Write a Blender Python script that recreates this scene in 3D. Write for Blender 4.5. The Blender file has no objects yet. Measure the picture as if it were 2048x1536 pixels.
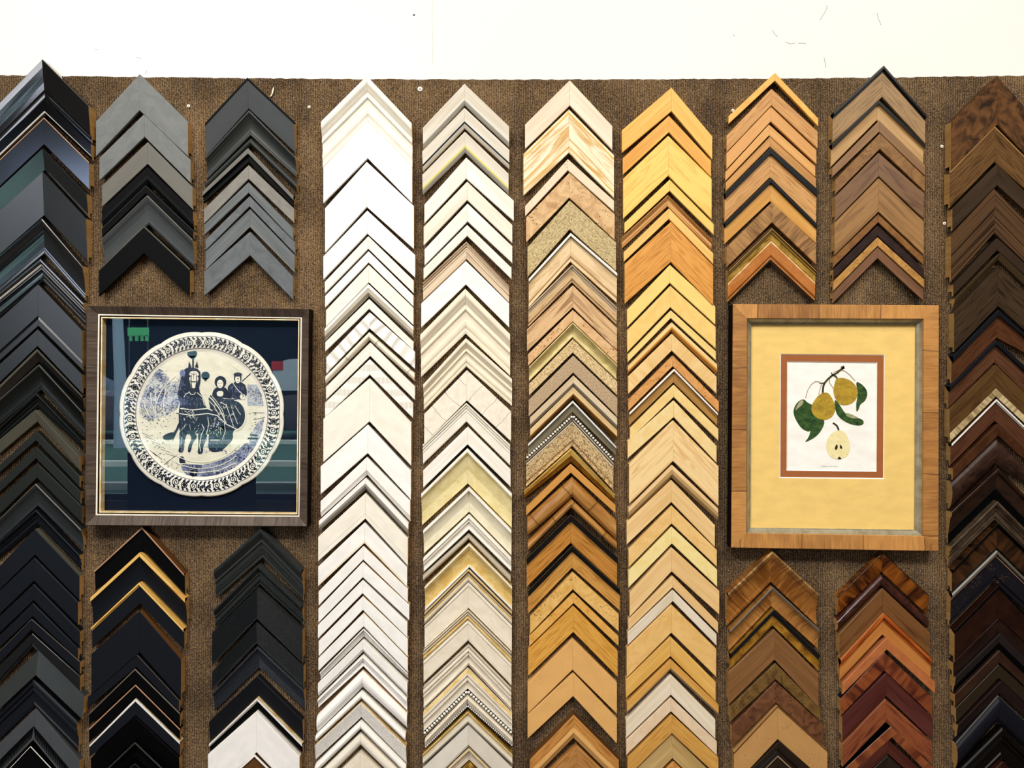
import bpy, bmesh, math, random
from mathutils import Vector
R = random.Random(7)
scene = bpy.context.scene
COL = scene.collection

# ------------------------------------------------------------------ camera
F = 1638.4            # focal length in pixels of a 2048 px wide frame
D = 1.474             # camera to the front of the carpet board
ZC = 1.50             # eye height
BY = -0.006           # front of the carpet board
cam_d = bpy.data.cameras.new('camera'); cam_d.lens = 28.8; cam_d.sensor_width = 36; cam_d.clip_start = 0.02
cam = bpy.data.objects.new('camera', cam_d); COL.objects.link(cam)
cam.location = (0, BY - D, ZC); cam.rotation_euler = (math.pi/2, 0, 0)
scene.camera = cam

# ------------------------------------------------------------------ colour management and light
vs = scene.view_settings
vs.view_transform = 'Standard'; vs.look = 'None'; vs.gamma = 1.0; vs.use_curve_mapping = False
vs.exposure = 0.45

def lin(c):
    c = c.lstrip('#'); v = [int(c[i:i+2], 16)/255 for i in (0, 2, 4)]
    return tuple(x/12.92 if x <= .04045 else ((x+.055)/1.055)**2.4 for x in v) + (1,)

world = bpy.data.worlds.new('overcast_daylight'); scene.world = world; world.use_nodes = True
wn = world.node_tree; wn.nodes.clear()
wo = wn.nodes.new('ShaderNodeOutputWorld'); wb = wn.nodes.new('ShaderNodeBackground')
wt = wn.nodes.new('ShaderNodeTexCoord'); wx = wn.nodes.new('ShaderNodeTexNoise'); wr = wn.nodes.new('ShaderNodeValToRGB')
wx.inputs['Scale'].default_value = 6.0; wx.inputs['Detail'].default_value = 5
wr.color_ramp.elements[0].position = .44; wr.color_ramp.elements[0].color = (.30, .42, .70, 1)
wr.color_ramp.elements[1].position = .56; wr.color_ramp.elements[1].color = (1.0, .98, .95, 1)
wn.links.new(wt.outputs['Generated'], wx.inputs['Vector']); wn.links.new(wx.outputs['Fac'], wr.inputs['Fac'])
wn.links.new(wr.outputs['Color'], wb.inputs['Color']); wb.inputs['Strength'].default_value = 6.0
wn.links.new(wb.outputs['Background'], wo.inputs['Surface'])

def light(name, kind, loc, rot, energy, color, **kw):
    d = bpy.data.lights.new(name, kind); d.energy = energy; d.color = color
    for k, v in kw.items(): setattr(d, k, v)
    o = bpy.data.objects.new(name, d); COL.objects.link(o); o.location = loc; o.rotation_euler = rot
    return o
def aim(o, target):
    o.rotation_euler = (Vector(target) - o.location).to_track_quat('-Z', 'Y').to_euler()
light('sun', 'SUN', (0, -12, 9), (math.radians(-22), math.radians(18), 0), 9.0, (1, .95, .86), angle=math.radians(1.2))
CEIL = 3.5
# the shop's two long ceiling panels and three spots
for x, e in ((-1.0, 62), (1.0, 62)):
    l = light('ceiling_panel_light', 'AREA', (x, -2.1, CEIL - .05), (0, 0, 0), e, (1, .95, .875), shape='RECTANGLE', size=1.2, size_y=.6)
    aim(l, (x*.6, -.1, 1.15))
SPOTS = ((-.66, 1.70), (-.40, 1.35), (.2, 1.25), (1.0, 1.30))
for x, zt in SPOTS:
    l = light('spot_light', 'SPOT', (x, -1.5, CEIL - .12), (0, 0, 0), 26, (1, .88, .72), spot_size=math.radians(34), spot_blend=1.0, shadow_soft_size=.05)
    aim(l, (x, 0, zt))

# ------------------------------------------------------------------ helpers
def P(px, py, h=0.0):
    """point of the photograph at height h (metres) in front of the board"""
    d = D - h
    return Vector(((px - 1024)/F*d, BY - h, ZC - (py - 768)/F*d))

def tag(o, label=None, cat=None, group=None, kind=None):
    if label: o['label'] = label
    if cat: o['category'] = cat
    if group: o['group'] = group
    if kind: o['kind'] = kind
    return o
def empty(name, loc):
    o = bpy.data.objects.new(name, None); COL.objects.link(o); o.location = loc; o.empty_display_size = .01
    return o

class MB:
    """collects faces with uv and material index, links them as one mesh"""
    def __init__(s): s.v = []; s.f = []; s.m = []; s.uv = []
    def face(s, pts, mi=0, uv=None):
        b = len(s.v); s.v += [tuple(p) for p in pts]; s.f.append(tuple(range(b, b+len(pts)))); s.m.append(mi)
        s.uv.append(uv if uv else [(p[0], p[2]) for p in pts])
    def box(s, a, b, mi=0):
        (x0, y0, z0), (x1, y1, z1) = a, b
        c = [(x0,y0,z0),(x1,y0,z0),(x1,y1,z0),(x0,y1,z0),(x0,y0,z1),(x1,y0,z1),(x1,y1,z1),(x0,y1,z1)]
        for q in ((0,3,2,1),(4,5,6,7),(0,1,5,4),(1,2,6,5),(2,3,7,6),(3,0,4,7)): s.face([c[i] for i in q], mi)
    def build(s, name, mats, parent=None, smooth=False, merge=True, loc=None):
        me = bpy.data.meshes.new(name); off = Vector(loc) if loc is not None else (parent.location if parent else Vector((0,0,0)))
        par = parent
        if par is not None and par.parent is not None: off = par.matrix_parent_off
        me.from_pydata([tuple(Vector(v) - off) for v in s.v], [], s.f)
        for m in (mats if isinstance(mats, (list, tuple)) else [mats]): me.materials.append(m)
        ul = me.uv_layers.new(name='uv')
        k = 0
        for p, mi, uv in zip(me.polygons, s.m, s.uv):
            p.material_index = mi; p.use_smooth = smooth
            for i, l in enumerate(p.loop_indices): ul.data[l].uv = uv[i]
        if merge:
            bm = bmesh.new(); bm.from_mesh(me); bmesh.ops.remove_doubles(bm, verts=bm.verts, dist=1e-6)
            bmesh.ops.recalc_face_normals(bm, faces=bm.faces); bm.to_mesh(me); bm.free()
        me.validate(); me.update()
        o = bpy.data.objects.new(name, me); COL.objects.link(o)
        if parent is not None: o.parent = parent
        elif loc is not None: o.location = loc
        return o

# ------------------------------------------------------------------ materials
_mats = {}
def nodes_mat(name):
    m = bpy.data.materials.new(name); m.use_nodes = True; nt = m.node_tree
    b = nt.nodes['Principled BSDF']
    return m, nt, b
def N(nt, t, **kw):
    n = nt.nodes.new(t)
    for k, v in kw.items():
        if k in n.inputs: n.inputs[k].default_value = v
        else: setattr(n, k, v)
    return n
def coords(nt, sx, sy, obj=False):
    t = N(nt, 'ShaderNodeTexCoord'); mp = N(nt, 'ShaderNodeMapping'); mp.inputs['Scale'].default_value = (sx, sy, sx if obj else 1)
    nt.links.new(t.outputs['Object' if obj else 'UV'], mp.inputs['Vector']); return mp.outputs['Vector']
def noise(nt, vec, scale=1, detail=4, dist=0, rough=.5):
    n = N(nt, 'ShaderNodeTexNoise'); n.inputs['Scale'].default_value = scale; n.inputs['Detail'].default_value = detail
    n.inputs['Distortion'].default_value = dist; n.inputs['Roughness'].default_value = rough
    nt.links.new(vec, n.inputs['Vector']); return n.outputs['Fac']
def ramp(nt, fac, stops):
    r = N(nt, 'ShaderNodeValToRGB'); cr = r.color_ramp
    cr.elements[0].position = stops[0][0]; cr.elements[0].color = stops[0][1]
    cr.elements[1].position = stops[-1][0]; cr.elements[1].color = stops[-1][1]
    for p, c in stops[1:-1]:
        e = cr.elements.new(p); e.color = c
    nt.links.new(fac, r.inputs['Fac']); return r.outputs['Color']
def mixc(nt, fac, a, b, mode='MIX'):
    m = N(nt, 'ShaderNodeMix', data_type='RGBA', blend_type=mode)
    for sock, v in ((0, fac), (6, a), (7, b)):
        if hasattr(v, 'is_linked') or isinstance(v, bpy.types.NodeSocket): nt.links.new(v, m.inputs[sock])
        else: m.inputs[sock].default_value = v
    return m.outputs[2]
def bump(nt, b, h, strength=.2, dist=.001):
    n = N(nt, 'ShaderNodeBump'); n.inputs['Strength'].default_value = strength; n.inputs['Distance'].default_value = dist
    nt.links.new(h, n.inputs['Height']); nt.links.new(n.outputs['Normal'], b.inputs['Normal'])
def mt(nt, op, a, b=None):
    n = N(nt, 'ShaderNodeMath', operation=op)
    for i, v in enumerate((a, b)):
        if v is None: continue
        if isinstance(v, bpy.types.NodeSocket): nt.links.new(v, n.inputs[i])
        else: n.inputs[i].default_value = v
    return n.outputs[0]
def sepx(nt, vec):
    n = N(nt, 'ShaderNodeSeparateXYZ'); nt.links.new(vec, n.inputs[0]); return n.outputs

def mat(spec):
    """kind:colour[,colour[,colour]]:roughness[:metallic]"""
    if spec in _mats: return _mats[spec]
    p = spec.split(':'); kind = p[0]; cs = p[1].split(','); rough = float(p[2]) if len(p) > 2 else .5
    metal = float(p[3]) if len(p) > 3 else 0
    m, nt, b = nodes_mat(spec.replace('#', '').replace(':', '_').replace(',', '_'))
    toe = lambda q: tuple(x*x/(x + .012) for x in q[:3]) + (1,)      # lacquer sheen already lifts dark finishes
    L = nt.links; c = [toe(lin(x)) for x in cs]; c1 = c[0]; c2 = c[1] if len(c) > 1 else c[0]; c3 = c[2] if len(c) > 2 else None
    b.inputs['Roughness'].default_value = rough; b.inputs['Metallic'].default_value = metal
    out = None
    if sum(c1[:3]) < .25: b.inputs['Specular IOR Level'].default_value = .95 if rough < .16 else .6 if rough < .3 else .22 if rough < .5 else .08
    dk = lambda q, k: tuple(x*k for x in q[:3]) + (1,)
    if kind == 'plain':
        f = noise(nt, coords(nt, 30, 60), 1, 3)
        out = ramp(nt, f, [(.35, dk(c1, .94)), (.65, dk(c1, 1.03))])
        bump(nt, b, noise(nt, coords(nt, 300, 900), 1, 3), .06, .0003)
    elif kind == 'wood':
        v1 = noise(nt, coords(nt, 9, 190), 1, 5, .3); v2 = noise(nt, coords(nt, 4, 45), 1, 3, .6)
        f = mt(nt, 'MULTIPLY', mt(nt, 'ADD', v1, v2), .5)
        out = ramp(nt, f, [(.38, c2), (.62, c1)])
        bump(nt, b, v1, .15, .0005)
    elif kind == 'oak':
        v1 = noise(nt, coords(nt, 5, 60), 1, 4, .8); pr = noise(nt, coords(nt, 26, 520), 1, 3)
        base = ramp(nt, v1, [(.3, mixl(c1, c2, .45)), (.7, c1)])
        out = mixc(nt, ramp(nt, pr, [(.38, (1,1,1,1)), (.5, (0,0,0,1))]), base, c2)
        bump(nt, b, pr, .4, .0006)
    elif kind == 'stripe':   # strong brushed lines
        v1 = noise(nt, coords(nt, 3, 330), 1, 3); out = ramp(nt, v1, [(.38, c2), (.46, mixl(c1, c2, .3)), (.6, c1)])
        bump(nt, b, v1, .5, .0009)
    elif kind == 'veins':    # long figured veins
        v1 = noise(nt, coords(nt, 7, 75), 1, 6, 1.6, .65); out = ramp(nt, v1, [(.36, c2), (.45, mixl(c1, c2, .5)), (.52, c1), (.7, c1)])
    elif kind == 'burl':
        v1 = noise(nt, coords(nt, 34, 34), 1, 6, 1.8, .62)
        base = ramp(nt, v1, [(.33, c2), (.62, c1)])
        vo = N(nt, 'ShaderNodeTexVoronoi'); vo.inputs['Scale'].default_value = 1; L.new(coords(nt, 210, 210), vo.inputs['Vector'])
        cl = noise(nt, coords(nt, 22, 22), 1, 2)
        k = mt(nt, 'MULTIPLY', ramp(nt, vo.outputs['Distance'], [(.16, (1,1,1,1)), (.3, (0,0,0,1))]), ramp(nt, cl, [(.5, (0,0,0,1)), (.6, (1,1,1,1))]))
        out = mixc(nt, k, base, c3 or dk(c2, .35))
        bump(nt, b, v1, .1, .0005)
    elif kind == 'speck':
        vo = N(nt, 'ShaderNodeTexVoronoi'); L.new(coords(nt, 330, 330), vo.inputs['Vector']); vo.inputs['Scale'].default_value = 1
        cl = noise(nt, coords(nt, 30, 30), 1, 2)
        k = mt(nt, 'MULTIPLY', ramp(nt, vo.outputs['Distance'], [(.15, (1,1,1,1)), (.3, (0,0,0,1))]), ramp(nt, cl, [(.5, (0,0,0,1)), (.58, (1,1,1,1))]))
        base = ramp(nt, noise(nt, coords(nt, 30, 50), 1, 4), [(.3, dk(c1, .9)), (.7, c1)])
        out = mixc(nt, k, base, c2)
    elif kind == 'mottle':
        v1 = noise(nt, coords(nt, 45, 70), 1, 6, .8, .6); out = ramp(nt, v1, [(.35, c2), (.62, c1)])
        bump(nt, b, v1, .1, .0006)
    elif kind == 'stipple':
        v1 = noise(nt, coords(nt, 620, 620), 1, 3); out = ramp(nt, v1, [(.4, c2), (.58, c1)]); bump(nt, b, v1, .5, .0006)
    elif kind == 'weave':
        v1 = noise(nt, coords(nt, 260, 520), 1, 4, 1.5); out = ramp(nt, v1, [(.4, c2), (.55, c1)]); bump(nt, b, v1, .4, .0006)
    elif kind == 'fleck':    # brushed cobalt flecks
        v1 = noise(nt, coords(nt, 260, 420), 1, 3, 1.2); v2 = noise(nt, coords(nt, 55, 55), 1, 2)
        out = ramp(nt, mt(nt, 'ADD', mt(nt, 'MULTIPLY', v1, .6), mt(nt, 'MULTIPLY', v2, .4)), [(.42, c1), (.56, c2)])
    elif kind == 'leather':
        vo = N(nt, 'ShaderNodeTexVoronoi'); L.new(coords(nt, 330, 420), vo.inputs['Vector']); vo.inputs['Scale'].default_value = 1
        out = ramp(nt, vo.outputs['Distance'], [(.1, c1), (.75, c2)]); bump(nt, b, vo.outputs['Distance'], -.6, .0009)
    elif kind == 'cross':    # figure running across the arm
        v1 = noise(nt, coords(nt, 62, 12), 1, 4, .9); out = ramp(nt, v1, [(.36, c2), (.62, c1)])
    elif kind == 'grain':    # end grain bars across the arm, rough
        v1 = noise(nt, coords(nt, 210, 25), 1, 4, .5); v2 = noise(nt, coords(nt, 30, 8), 1, 2)
        out = ramp(nt, mt(nt, 'MULTIPLY', mt(nt, 'ADD', v1, v2), .5), [(.4, c2), (.58, c1)]); bump(nt, b, v1, .8, .0012)
    elif kind == 'ribs':
        y = sepx(nt, coords(nt, 1, 1))[1]; s = mt(nt, 'SINE', mt(nt, 'MULTIPLY', y, 2*math.pi/.0021))
        gr = noise(nt, coords(nt, 900, 900), 1, 2)
        out = ramp(nt, mt(nt, 'ADD', mt(nt, 'MULTIPLY', s, .35), gr), [(.45, c2), (.85, c1)]); bump(nt, b, s, .7, .0008)
    elif kind == 'lines':    # fine engraved lines
        y = sepx(nt, coords(nt, 1, 1))[1]; s = mt(nt, 'SINE', mt(nt, 'MULTIPLY', y, 2*math.pi/.0042))
        out = ramp(nt, s, [(.0, c2), (.35, c1)]); bump(nt, b, s, .5, .0008)
    elif kind == 'hatch':    # blocks of ruled lines alternating with dotted blocks
        x, y, _ = sepx(nt, coords(nt, 1, 1))
        blk = mt(nt, 'GREATER_THAN', mt(nt, 'FRACT', mt(nt, 'MULTIPLY', mt(nt, 'ADD', x, mt(nt, 'MULTIPLY', y, .9)), 32)), .5)
        s = mt(nt, 'SINE', mt(nt, 'MULTIPLY', mt(nt, 'SUBTRACT', x, y), 2*math.pi/.0034))
        vo = N(nt, 'ShaderNodeTexVoronoi'); L.new(coords(nt, 620, 620), vo.inputs['Vector']); vo.inputs['Scale'].default_value = 1
        ln = ramp(nt, s, [(-.0, c2), (.3, c1)]); dt = ramp(nt, vo.outputs['Distance'], [(.12, c2), (.3, c1)])
        out = mixc(nt, blk, ln, dt); bump(nt, b, s, .25, .0006)
    elif kind == 'waves':    # embossed ripples across the arm
        w = N(nt, 'ShaderNodeTexWave'); w.inputs['Scale'].default_value = 1; w.inputs['Distortion'].default_value = 5; w.inputs['Detail'].default_value = 1
        L.new(coords(nt, 16, 9), w.inputs['Vector']); out = ramp(nt, w.outputs['Fac'], [(.0, c1), (.1, c1)]); bump(nt, b, w.outputs['Fac'], .75, .004)
    elif kind == 'tile':     # plaster tiles with cracks across
        x, y, _ = sepx(nt, coords(nt, 1, 1)); wob = noise(nt, coords(nt, 60, 60), 1, 3)
        fr = mt(nt, 'FRACT', mt(nt, 'ADD', mt(nt, 'MULTIPLY', x, 29), mt(nt, 'MULTIPLY', wob, .22)))
        base = ramp(nt, noise(nt, coords(nt, 70, 70), 1, 5, 1), [(.35, dk(c1, .9)), (.6, c1)])
        out = mixc(nt, ramp(nt, fr, [(.0, (1,1,1,1)), (.035, (0,0,0,1))]), base, c2); bump(nt, b, noise(nt, coords(nt, 90, 90), 1, 5), .6, .002)
    elif kind == 'bamboo':
        x, y, _ = sepx(nt, coords(nt, 1, 1)); wob = noise(nt, coords(nt, 40, 90), 1, 3)
        fr = mt(nt, 'FRACT', mt(nt, 'ADD', mt(nt, 'MULTIPLY', x, 13), mt(nt, 'MULTIPLY', wob, .06)))
        ring = ramp(nt, fr, [(.0, (1,1,1,1)), (.03, (.2,.2,.2,1)), (.07, (0,0,0,1))])
        base = ramp(nt, noise(nt, coords(nt, 14, 90), 1, 4, .5), [(.35, c2), (.65, c1)])
        out = mixc(nt, ring, base, dk(c2, .45)); bump(nt, b, ring, .7, .0012)
    elif kind == 'blocks':   # veneer blocks set end to end
        x, y, _ = sepx(nt, coords(nt, 1, 1)); wob = noise(nt, coords(nt, 4, 30), 1, 2)
        u = mt(nt, 'ADD', mt(nt, 'MULTIPLY', x, 9.2), mt(nt, 'MULTIPLY', wob, .05)); fl = mt(nt, 'FLOOR', u); fr = mt(nt, 'FRACT', u)
        wnz = N(nt, 'ShaderNodeTexWhiteNoise', noise_dimensions='1D'); L.new(fl, wnz.inputs['W'])
        g = noise(nt, coords(nt, 420, 22), 1, 5, .4); g2 = noise(nt, coords(nt, 42, 14), 1, 3, 1.2)
        t = mt(nt, 'ADD', mt(nt, 'MULTIPLY', g, .45), mt(nt, 'ADD', mt(nt, 'MULTIPLY', g2, .35), mt(nt, 'MULTIPLY', wnz.outputs['Value'], .25)))
        base = ramp(nt, t, [(.35, c2), (.68, c1)])
        out = mixc(nt, ramp(nt, fr, [(.0, (1,1,1,1)), (.022, (0,0,0,1))]), base, dk(c2, .2)); bump(nt, b, g, .4, .001)
    L.new(out, b.inputs['Base Color'])
    _mats[spec] = m
    return m
def mixl(a, b, t): return tuple(a[i]*(1-t) + b[i]*t for i in range(3)) + (1,)

# ------------------------------------------------------------------ the corner samples, traced from the photograph
# one line each: apex x, outer y, inner y | left end x, outer y, inner y | right end x, outer y, inner y | height mm | profile | finish | bands | look
M = dict(
 kg='plain:0c0e11:.09', kg2='plain:1a1e22:.14', ks='plain:141719:.28', km='plain:191b1c:.5', kn='plain:171b21:.42', kk='plain:0a0b0c:.5', kp='plain:1c1f1d:.38',
 kl='plain:232622:.42', ch='plain:2e3233:.4', dg='plain:45484a:.4', cg='mottle:6d706f,606364:.5', cw='plain:625f58:.5', cw2='plain:57554c:.5', lg='mottle:7f7b74,6f6c66:.5',
 gw='wood:62676a,4b4f51:.5', gs='mottle:5d6164,4c5053:.45', gk='plain:383b3a:.35', sil='plain:5c5a52:.3', silw='plain:e8e6e0:.25', gold='veins:e6ba66,c79043:.4', goldw='mottle:f4e3bd,d3a95e:.4',
 tan='plain:b4896a:.5', tang='plain:6d6459:.5', raw='wood:c39a5e,a47c45:.7', rawd='wood:6b4a2c,513620:.7', rib='ribs:34383c,0d0f12:.35', ribg='ribs:4d525c,15181d:.35', krn='stipple:303534,14171a:.4',
 w='plain:f5f2ec:.45', w2='plain:f7f5f0:.4', wc='plain:f1ebdd:.45', wcc='plain:ece1cb:.45', ww='wood:f5f2ea,e4ddcf:.55', ww2='wood:efe8da,ddd2bf:.55', wp='veins:f7f5f2,ece8e6:.4', wv='waves:f6f2ea:.4', wh='hatch:f4f1ea,d3cabc:.5', wl='leather:f2efe9,dcd6cc:.45',
 wk='tile:f0e6d5,6d5b45:.6', wb='bamboo:f0e8d8,e2d6bf:.5', taupe='plain:b7ad9b:.5', grl='plain:8f8a80:.4', navy='plain:27343f:.4', yel='plain:e6dc7c:.35', or1='mottle:f0d8bd,e9c49c:.5', br5='stripe:e2cfb4,9b7b5c:.55', gcr='mottle:eadcab,d9c88a:.45', gcl='mottle:f0e8cf,e3dab8:.45',
 gold2='mottle:e9cf8b,d2ad5f:.4', lin='lines:efe6cf,6b5a45:.45', cr='mottle:efe5d2,e4d8c0:.5', cr2='mottle:f0e6cf,e5d7b6:.5', sgr='plain:cfc8ba:.45', goldb='mottle:d9b25a,8f6a24:.3:.4', orn='mottle:c9a24c,5b4218:.35:.4', wcor='plain:e9e2d2:.45',
 e1='wood:ecdcc6,dac6ac:.55', e2='veins:f2e2c4,cda158:.5', e3='speck:e9d5b8,6b553c:.5', e4='burl:dcb988,b38758,5a3f28:.45', e5='weave:cdb98a,8d7748:.5', e6='veins:e6cba0,c49f70:.5', e7='oak:dcbf94,b08a5a:.5', e8='veins:d6b184,9a744b:.5', e9='burl:dcb88a,c79664,6b4a2f:.5', e10='mottle:dcca92,bfae72:.4',
 e11='weave:e2cb9d,a4824c:.5', e12='stipple:c7af8e,957d5f:.5', e13='wood:dcc9aa,c4ab86:.5', e14='wood:e0c79a,c9a975:.5', olv='plain:77715c:.4', gbr='mottle:8d5f1e,6b4312:.35:.3', e16='weave:dbc08f,6d4f2c:.5', e17='mottle:e9c66f,cf9f3f:.3:.3', e18='speck:cf944a,7a4c1e:.5', bam='bamboo:bb8a4b,94622c:.4',
 o1='oak:cc8f42,96601f:.5', o2='oak:d29b50,a3702c:.5', e23='burl:e6bd74,d19e50,4d2e14:.45', e24='burl:e3b263,d4983f,8a5a22:.45', e25='oak:dfa94f,bd8231:.5', e26='speck:e3b06c,c38c48:.5', e28='oak:cb914e,99652c:.5', e29='oak:c08b4f,8e5d2d:.5',
 f1='wood:edbd60,dba244:.5', f2='wood:e9b052,d6943a:.5', f3='veins:efca6c,dfae4c:.5', f4='wood:edcd74,e2b95a:.5', f5='stripe:dcab6b,a86f3e:.5', f6='wood:ecc375,ddaf5c:.5', f7='oak:e2a14c,b97827:.5', f8='plain:efd07b:.5', f9='mottle:efcd80,e8c06c:.5', f10='wood:efd68e,e4c575:.5', f11='wood:efd49a,e0bd78:.5', fo='wood:d0923f,b97a2c:.5',
 f12='cross:eccb90,e0b673:.5', f13='burl:dca566,c98b48,6b3f1e:.5', f14='oak:b78c4f,94692f:.5', f15='mottle:efd391,e8c57c:.5', f16='mottle:efd69d,e9c886:.5', f17='veins:efd29a,deb077:.5', f18='wood:efcf9f,dfb780:.5', ftp='wood:b89968,a08250:.5', f19='wood:efcf98,dfb77a:.5', f20='mottle:ecc583,e2b56d:.5', f21='mottle:f2df9f,ecd48a:.5', f22='wood:edcb93,dfb478:.5',
 f24='wood:ebe0cd,d8c8ad:.5', f25='mottle:e9c07c,dfb068:.5', f26='wood:e5b869,d3a04c:.5', f27='wood:deab5d,c68f43:.5', f28='wood:eee2ce,dfceb0:.5', f29='mottle:e8d1b4,dfc29d:.5', f30='oak:daa95b,bb843a:.5', f31='wood:bd9f69,9a7d4b:.5', f32='burl:d79a55,b77a3a:.5',
 g1='mottle:e8b658,dca348:.5', g2='oak:d29c5a,a8723a:.5', g3='wood:d9a160,cd9250:.5', g4='wood:dba561,cb9049:.5', g5='wood:c89350,ad773a:.5', g6='oak:d3a063,a9773f:.5', g7='wood:dba75b,c68e42:.5', g8='grain:ab804c,6d4b2a:.7', g9='mottle:c07c40,ab6830:.4', ropeg='lines:cfa955,3d2a12:.4:.2', h1='oak:a9875c,7c6040:.5', h2='wood:c49e6c,a98250:.5', h3='wood:8f6b48,7a5938:.5',
 h4='burl:91693a,755029,4a3018:.5', h5='veins:7a5a3e,54392a:.5', h6='veins:9a7345,7d5a34:.5', h7='burl:8a5f30,6d4522,3f2713:.45', h8='mottle:2a1f1e,3a2b28:.45', h9='burl:be9050,9a6b34,5a3818:.45', h10='wood:805b40,66452f:.5',
 g21='grain:a67038,6f451f:.3', endg='grain:b98f55,5a3f22:.6', g22='grain:a97842,7d5026:.3', g23='mottle:a87a2c,5a3a14:.4', g24='wood:8c6542,71502f:.4', g25='burl:7d6136,4a3520,1f150c:.4', g26='burl:7a5238,4d3122,24160e:.4', g27='speck:c0935c,8a5d36:.45', kbr='plain:2a221c:.2',
 h21='cross:8f5320,361a10:.18', h22='mottle:4a2c26,2c1816:.2', h23='veins:74502f,553621:.4', h24='veins:b5612c,8a3f18:.3', h24b='wood:c48549,b06f35:.35', h25='mottle:b87346,a5613a:.4', h26='cross:8a4c2c,4b231a:.4', h27='wood:5b3430,482522:.45', h28='veins:8b5033,582a22:.4', h29='cross:8f5433,5f3020:.4', h210='wood:553028,40221d:.45',
 i1='mottle:6b4b2f,34271f:.6', i2='oak:6e5234,45311e:.5', i3='wood:45392d,33291f:.5', i4='stripe:5a4430,261b14:.6', i5='plain:3a2f26:.5', i6='plain:4a3d2c:.5', i7='oak:493b2d,2b221b:.5', i8='oak:5a3c29,432a1c:.5', i9='oak:604331,442c1f:.5', i10='veins:5a4227,45311d:.45', bg='grain:cdb88d,7a6743:.5', i11='veins:57392a,432a1c:.45', i12='mottle:4d3221,3c2517:.4',
 i13='burl:453229,281e1c,1a1413:.3', i14='mottle:33231a,211816:.25', i15='mottle:55483a,3a2f28:.25', i16='cross:4a3220,1a1414:.2', i17='speck:1f1f25,7a5a40:.4', i18='mottle:2f1d16,22140f:.4', i19='mottle:2d201c,211715:.35', i20='plain:2b2626:.35', i21='mottle:3a2a1f,30201c:.4', i22='plain:30281f:.4', i23='mottle:2c201f,231b1b:.4', i24='plain:1b1c24:.4', i25='plain:14110f:.35', i26='mottle:3a2018,2a1611:.4')
PROF = dict(
 flat=[(0,1),(1,1)], sin=[(0,1),(1,.62)], sout=[(0,.62),(1,1)], bevin=[(0,1),(.72,1),(1,.7)], bevout=[(0,.72),(.25,1),(1,1)],
 cove=[(0,1),(.1,1),(.2,.82),(.35,.62),(.5,.5),(.68,.44),(.84,.46),(.9,.6),(1,.6)],
 scoop=[(0,.95),(.05,1),(.15,.93),(.32,.72),(.5,.6),(.7,.53),(.86,.5),(.88,.6),(1,.6)],
 hump=[(0,.6),(.08,.78),(.22,.93),(.4,1),(.6,.96),(.8,.8),(.94,.6),(1,.5)],
 rnd=[(0,.55),(.08,.75),(.25,.93),(.5,1),(.75,.93),(.92,.75),(1,.55)],
 step=[(0,1),(.45,1),(.47,.72),(1,.72)], step2=[(0,.72),(.3,.72),(.33,1),(1,1)],
 lipd=[(0,.9),(.06,1),(.12,1),(.16,.8),(.3,.72),(.8,.66),(.86,.5),(1,.5)],
 ogee=[(0,1),(.14,1),(.26,.8),(.36,.62),(.4,.72),(.45,.72),(.5,.56),(.68,.5),(.72,.6),(.8,.58),(.88,.46),(.92,.55),(1,.5)],
 multi=[(0,.9),(.07,1),(.13,.9),(.15,.78),(.22,.86),(.28,.78),(.31,.68),(.4,.74),(.46,.66),(.9,.6),(1,.55)],
 rdg=[(0,.85),(.1,1),(.24,1),(.3,.8),(.36,.86),(.44,.86),(.5,.64),(.85,.6),(.9,.7),(1,.66)],
 deep=[(0,1),(.12,1),(.2,.75),(.6,.45),(1,.38)], rim=[(0,1),(.2,1),(.22,.75),(1,.7)], rimn=[(0,1),(.1,1),(.12,.8),(1,.75)],
)
COLUMNS = []
def column(name, x0, s, segs, text):
    rows = []
    for ln in text.strip().splitlines():
        c = [q.strip() for q in ln.split('|')]
        def Y(t):
            if t[-1].isalpha(): return segs[t[-1]] + float(t[:-1])/s
            return float(t)
        pts = []
        for q in c[:3]:
            a = q.split(); pts.append((x0 + float(a[0])/s, Y(a[1]), Y(a[2])))
        rows.append(dict(pts=pts, H=float(c[3])/1000, prof=c[4], mat=c[5], bands=c[6], look=c[7], side=c[8] if len(c) > 8 else None))
    COLUMNS.append((name, rows))
PX = {}
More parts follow.
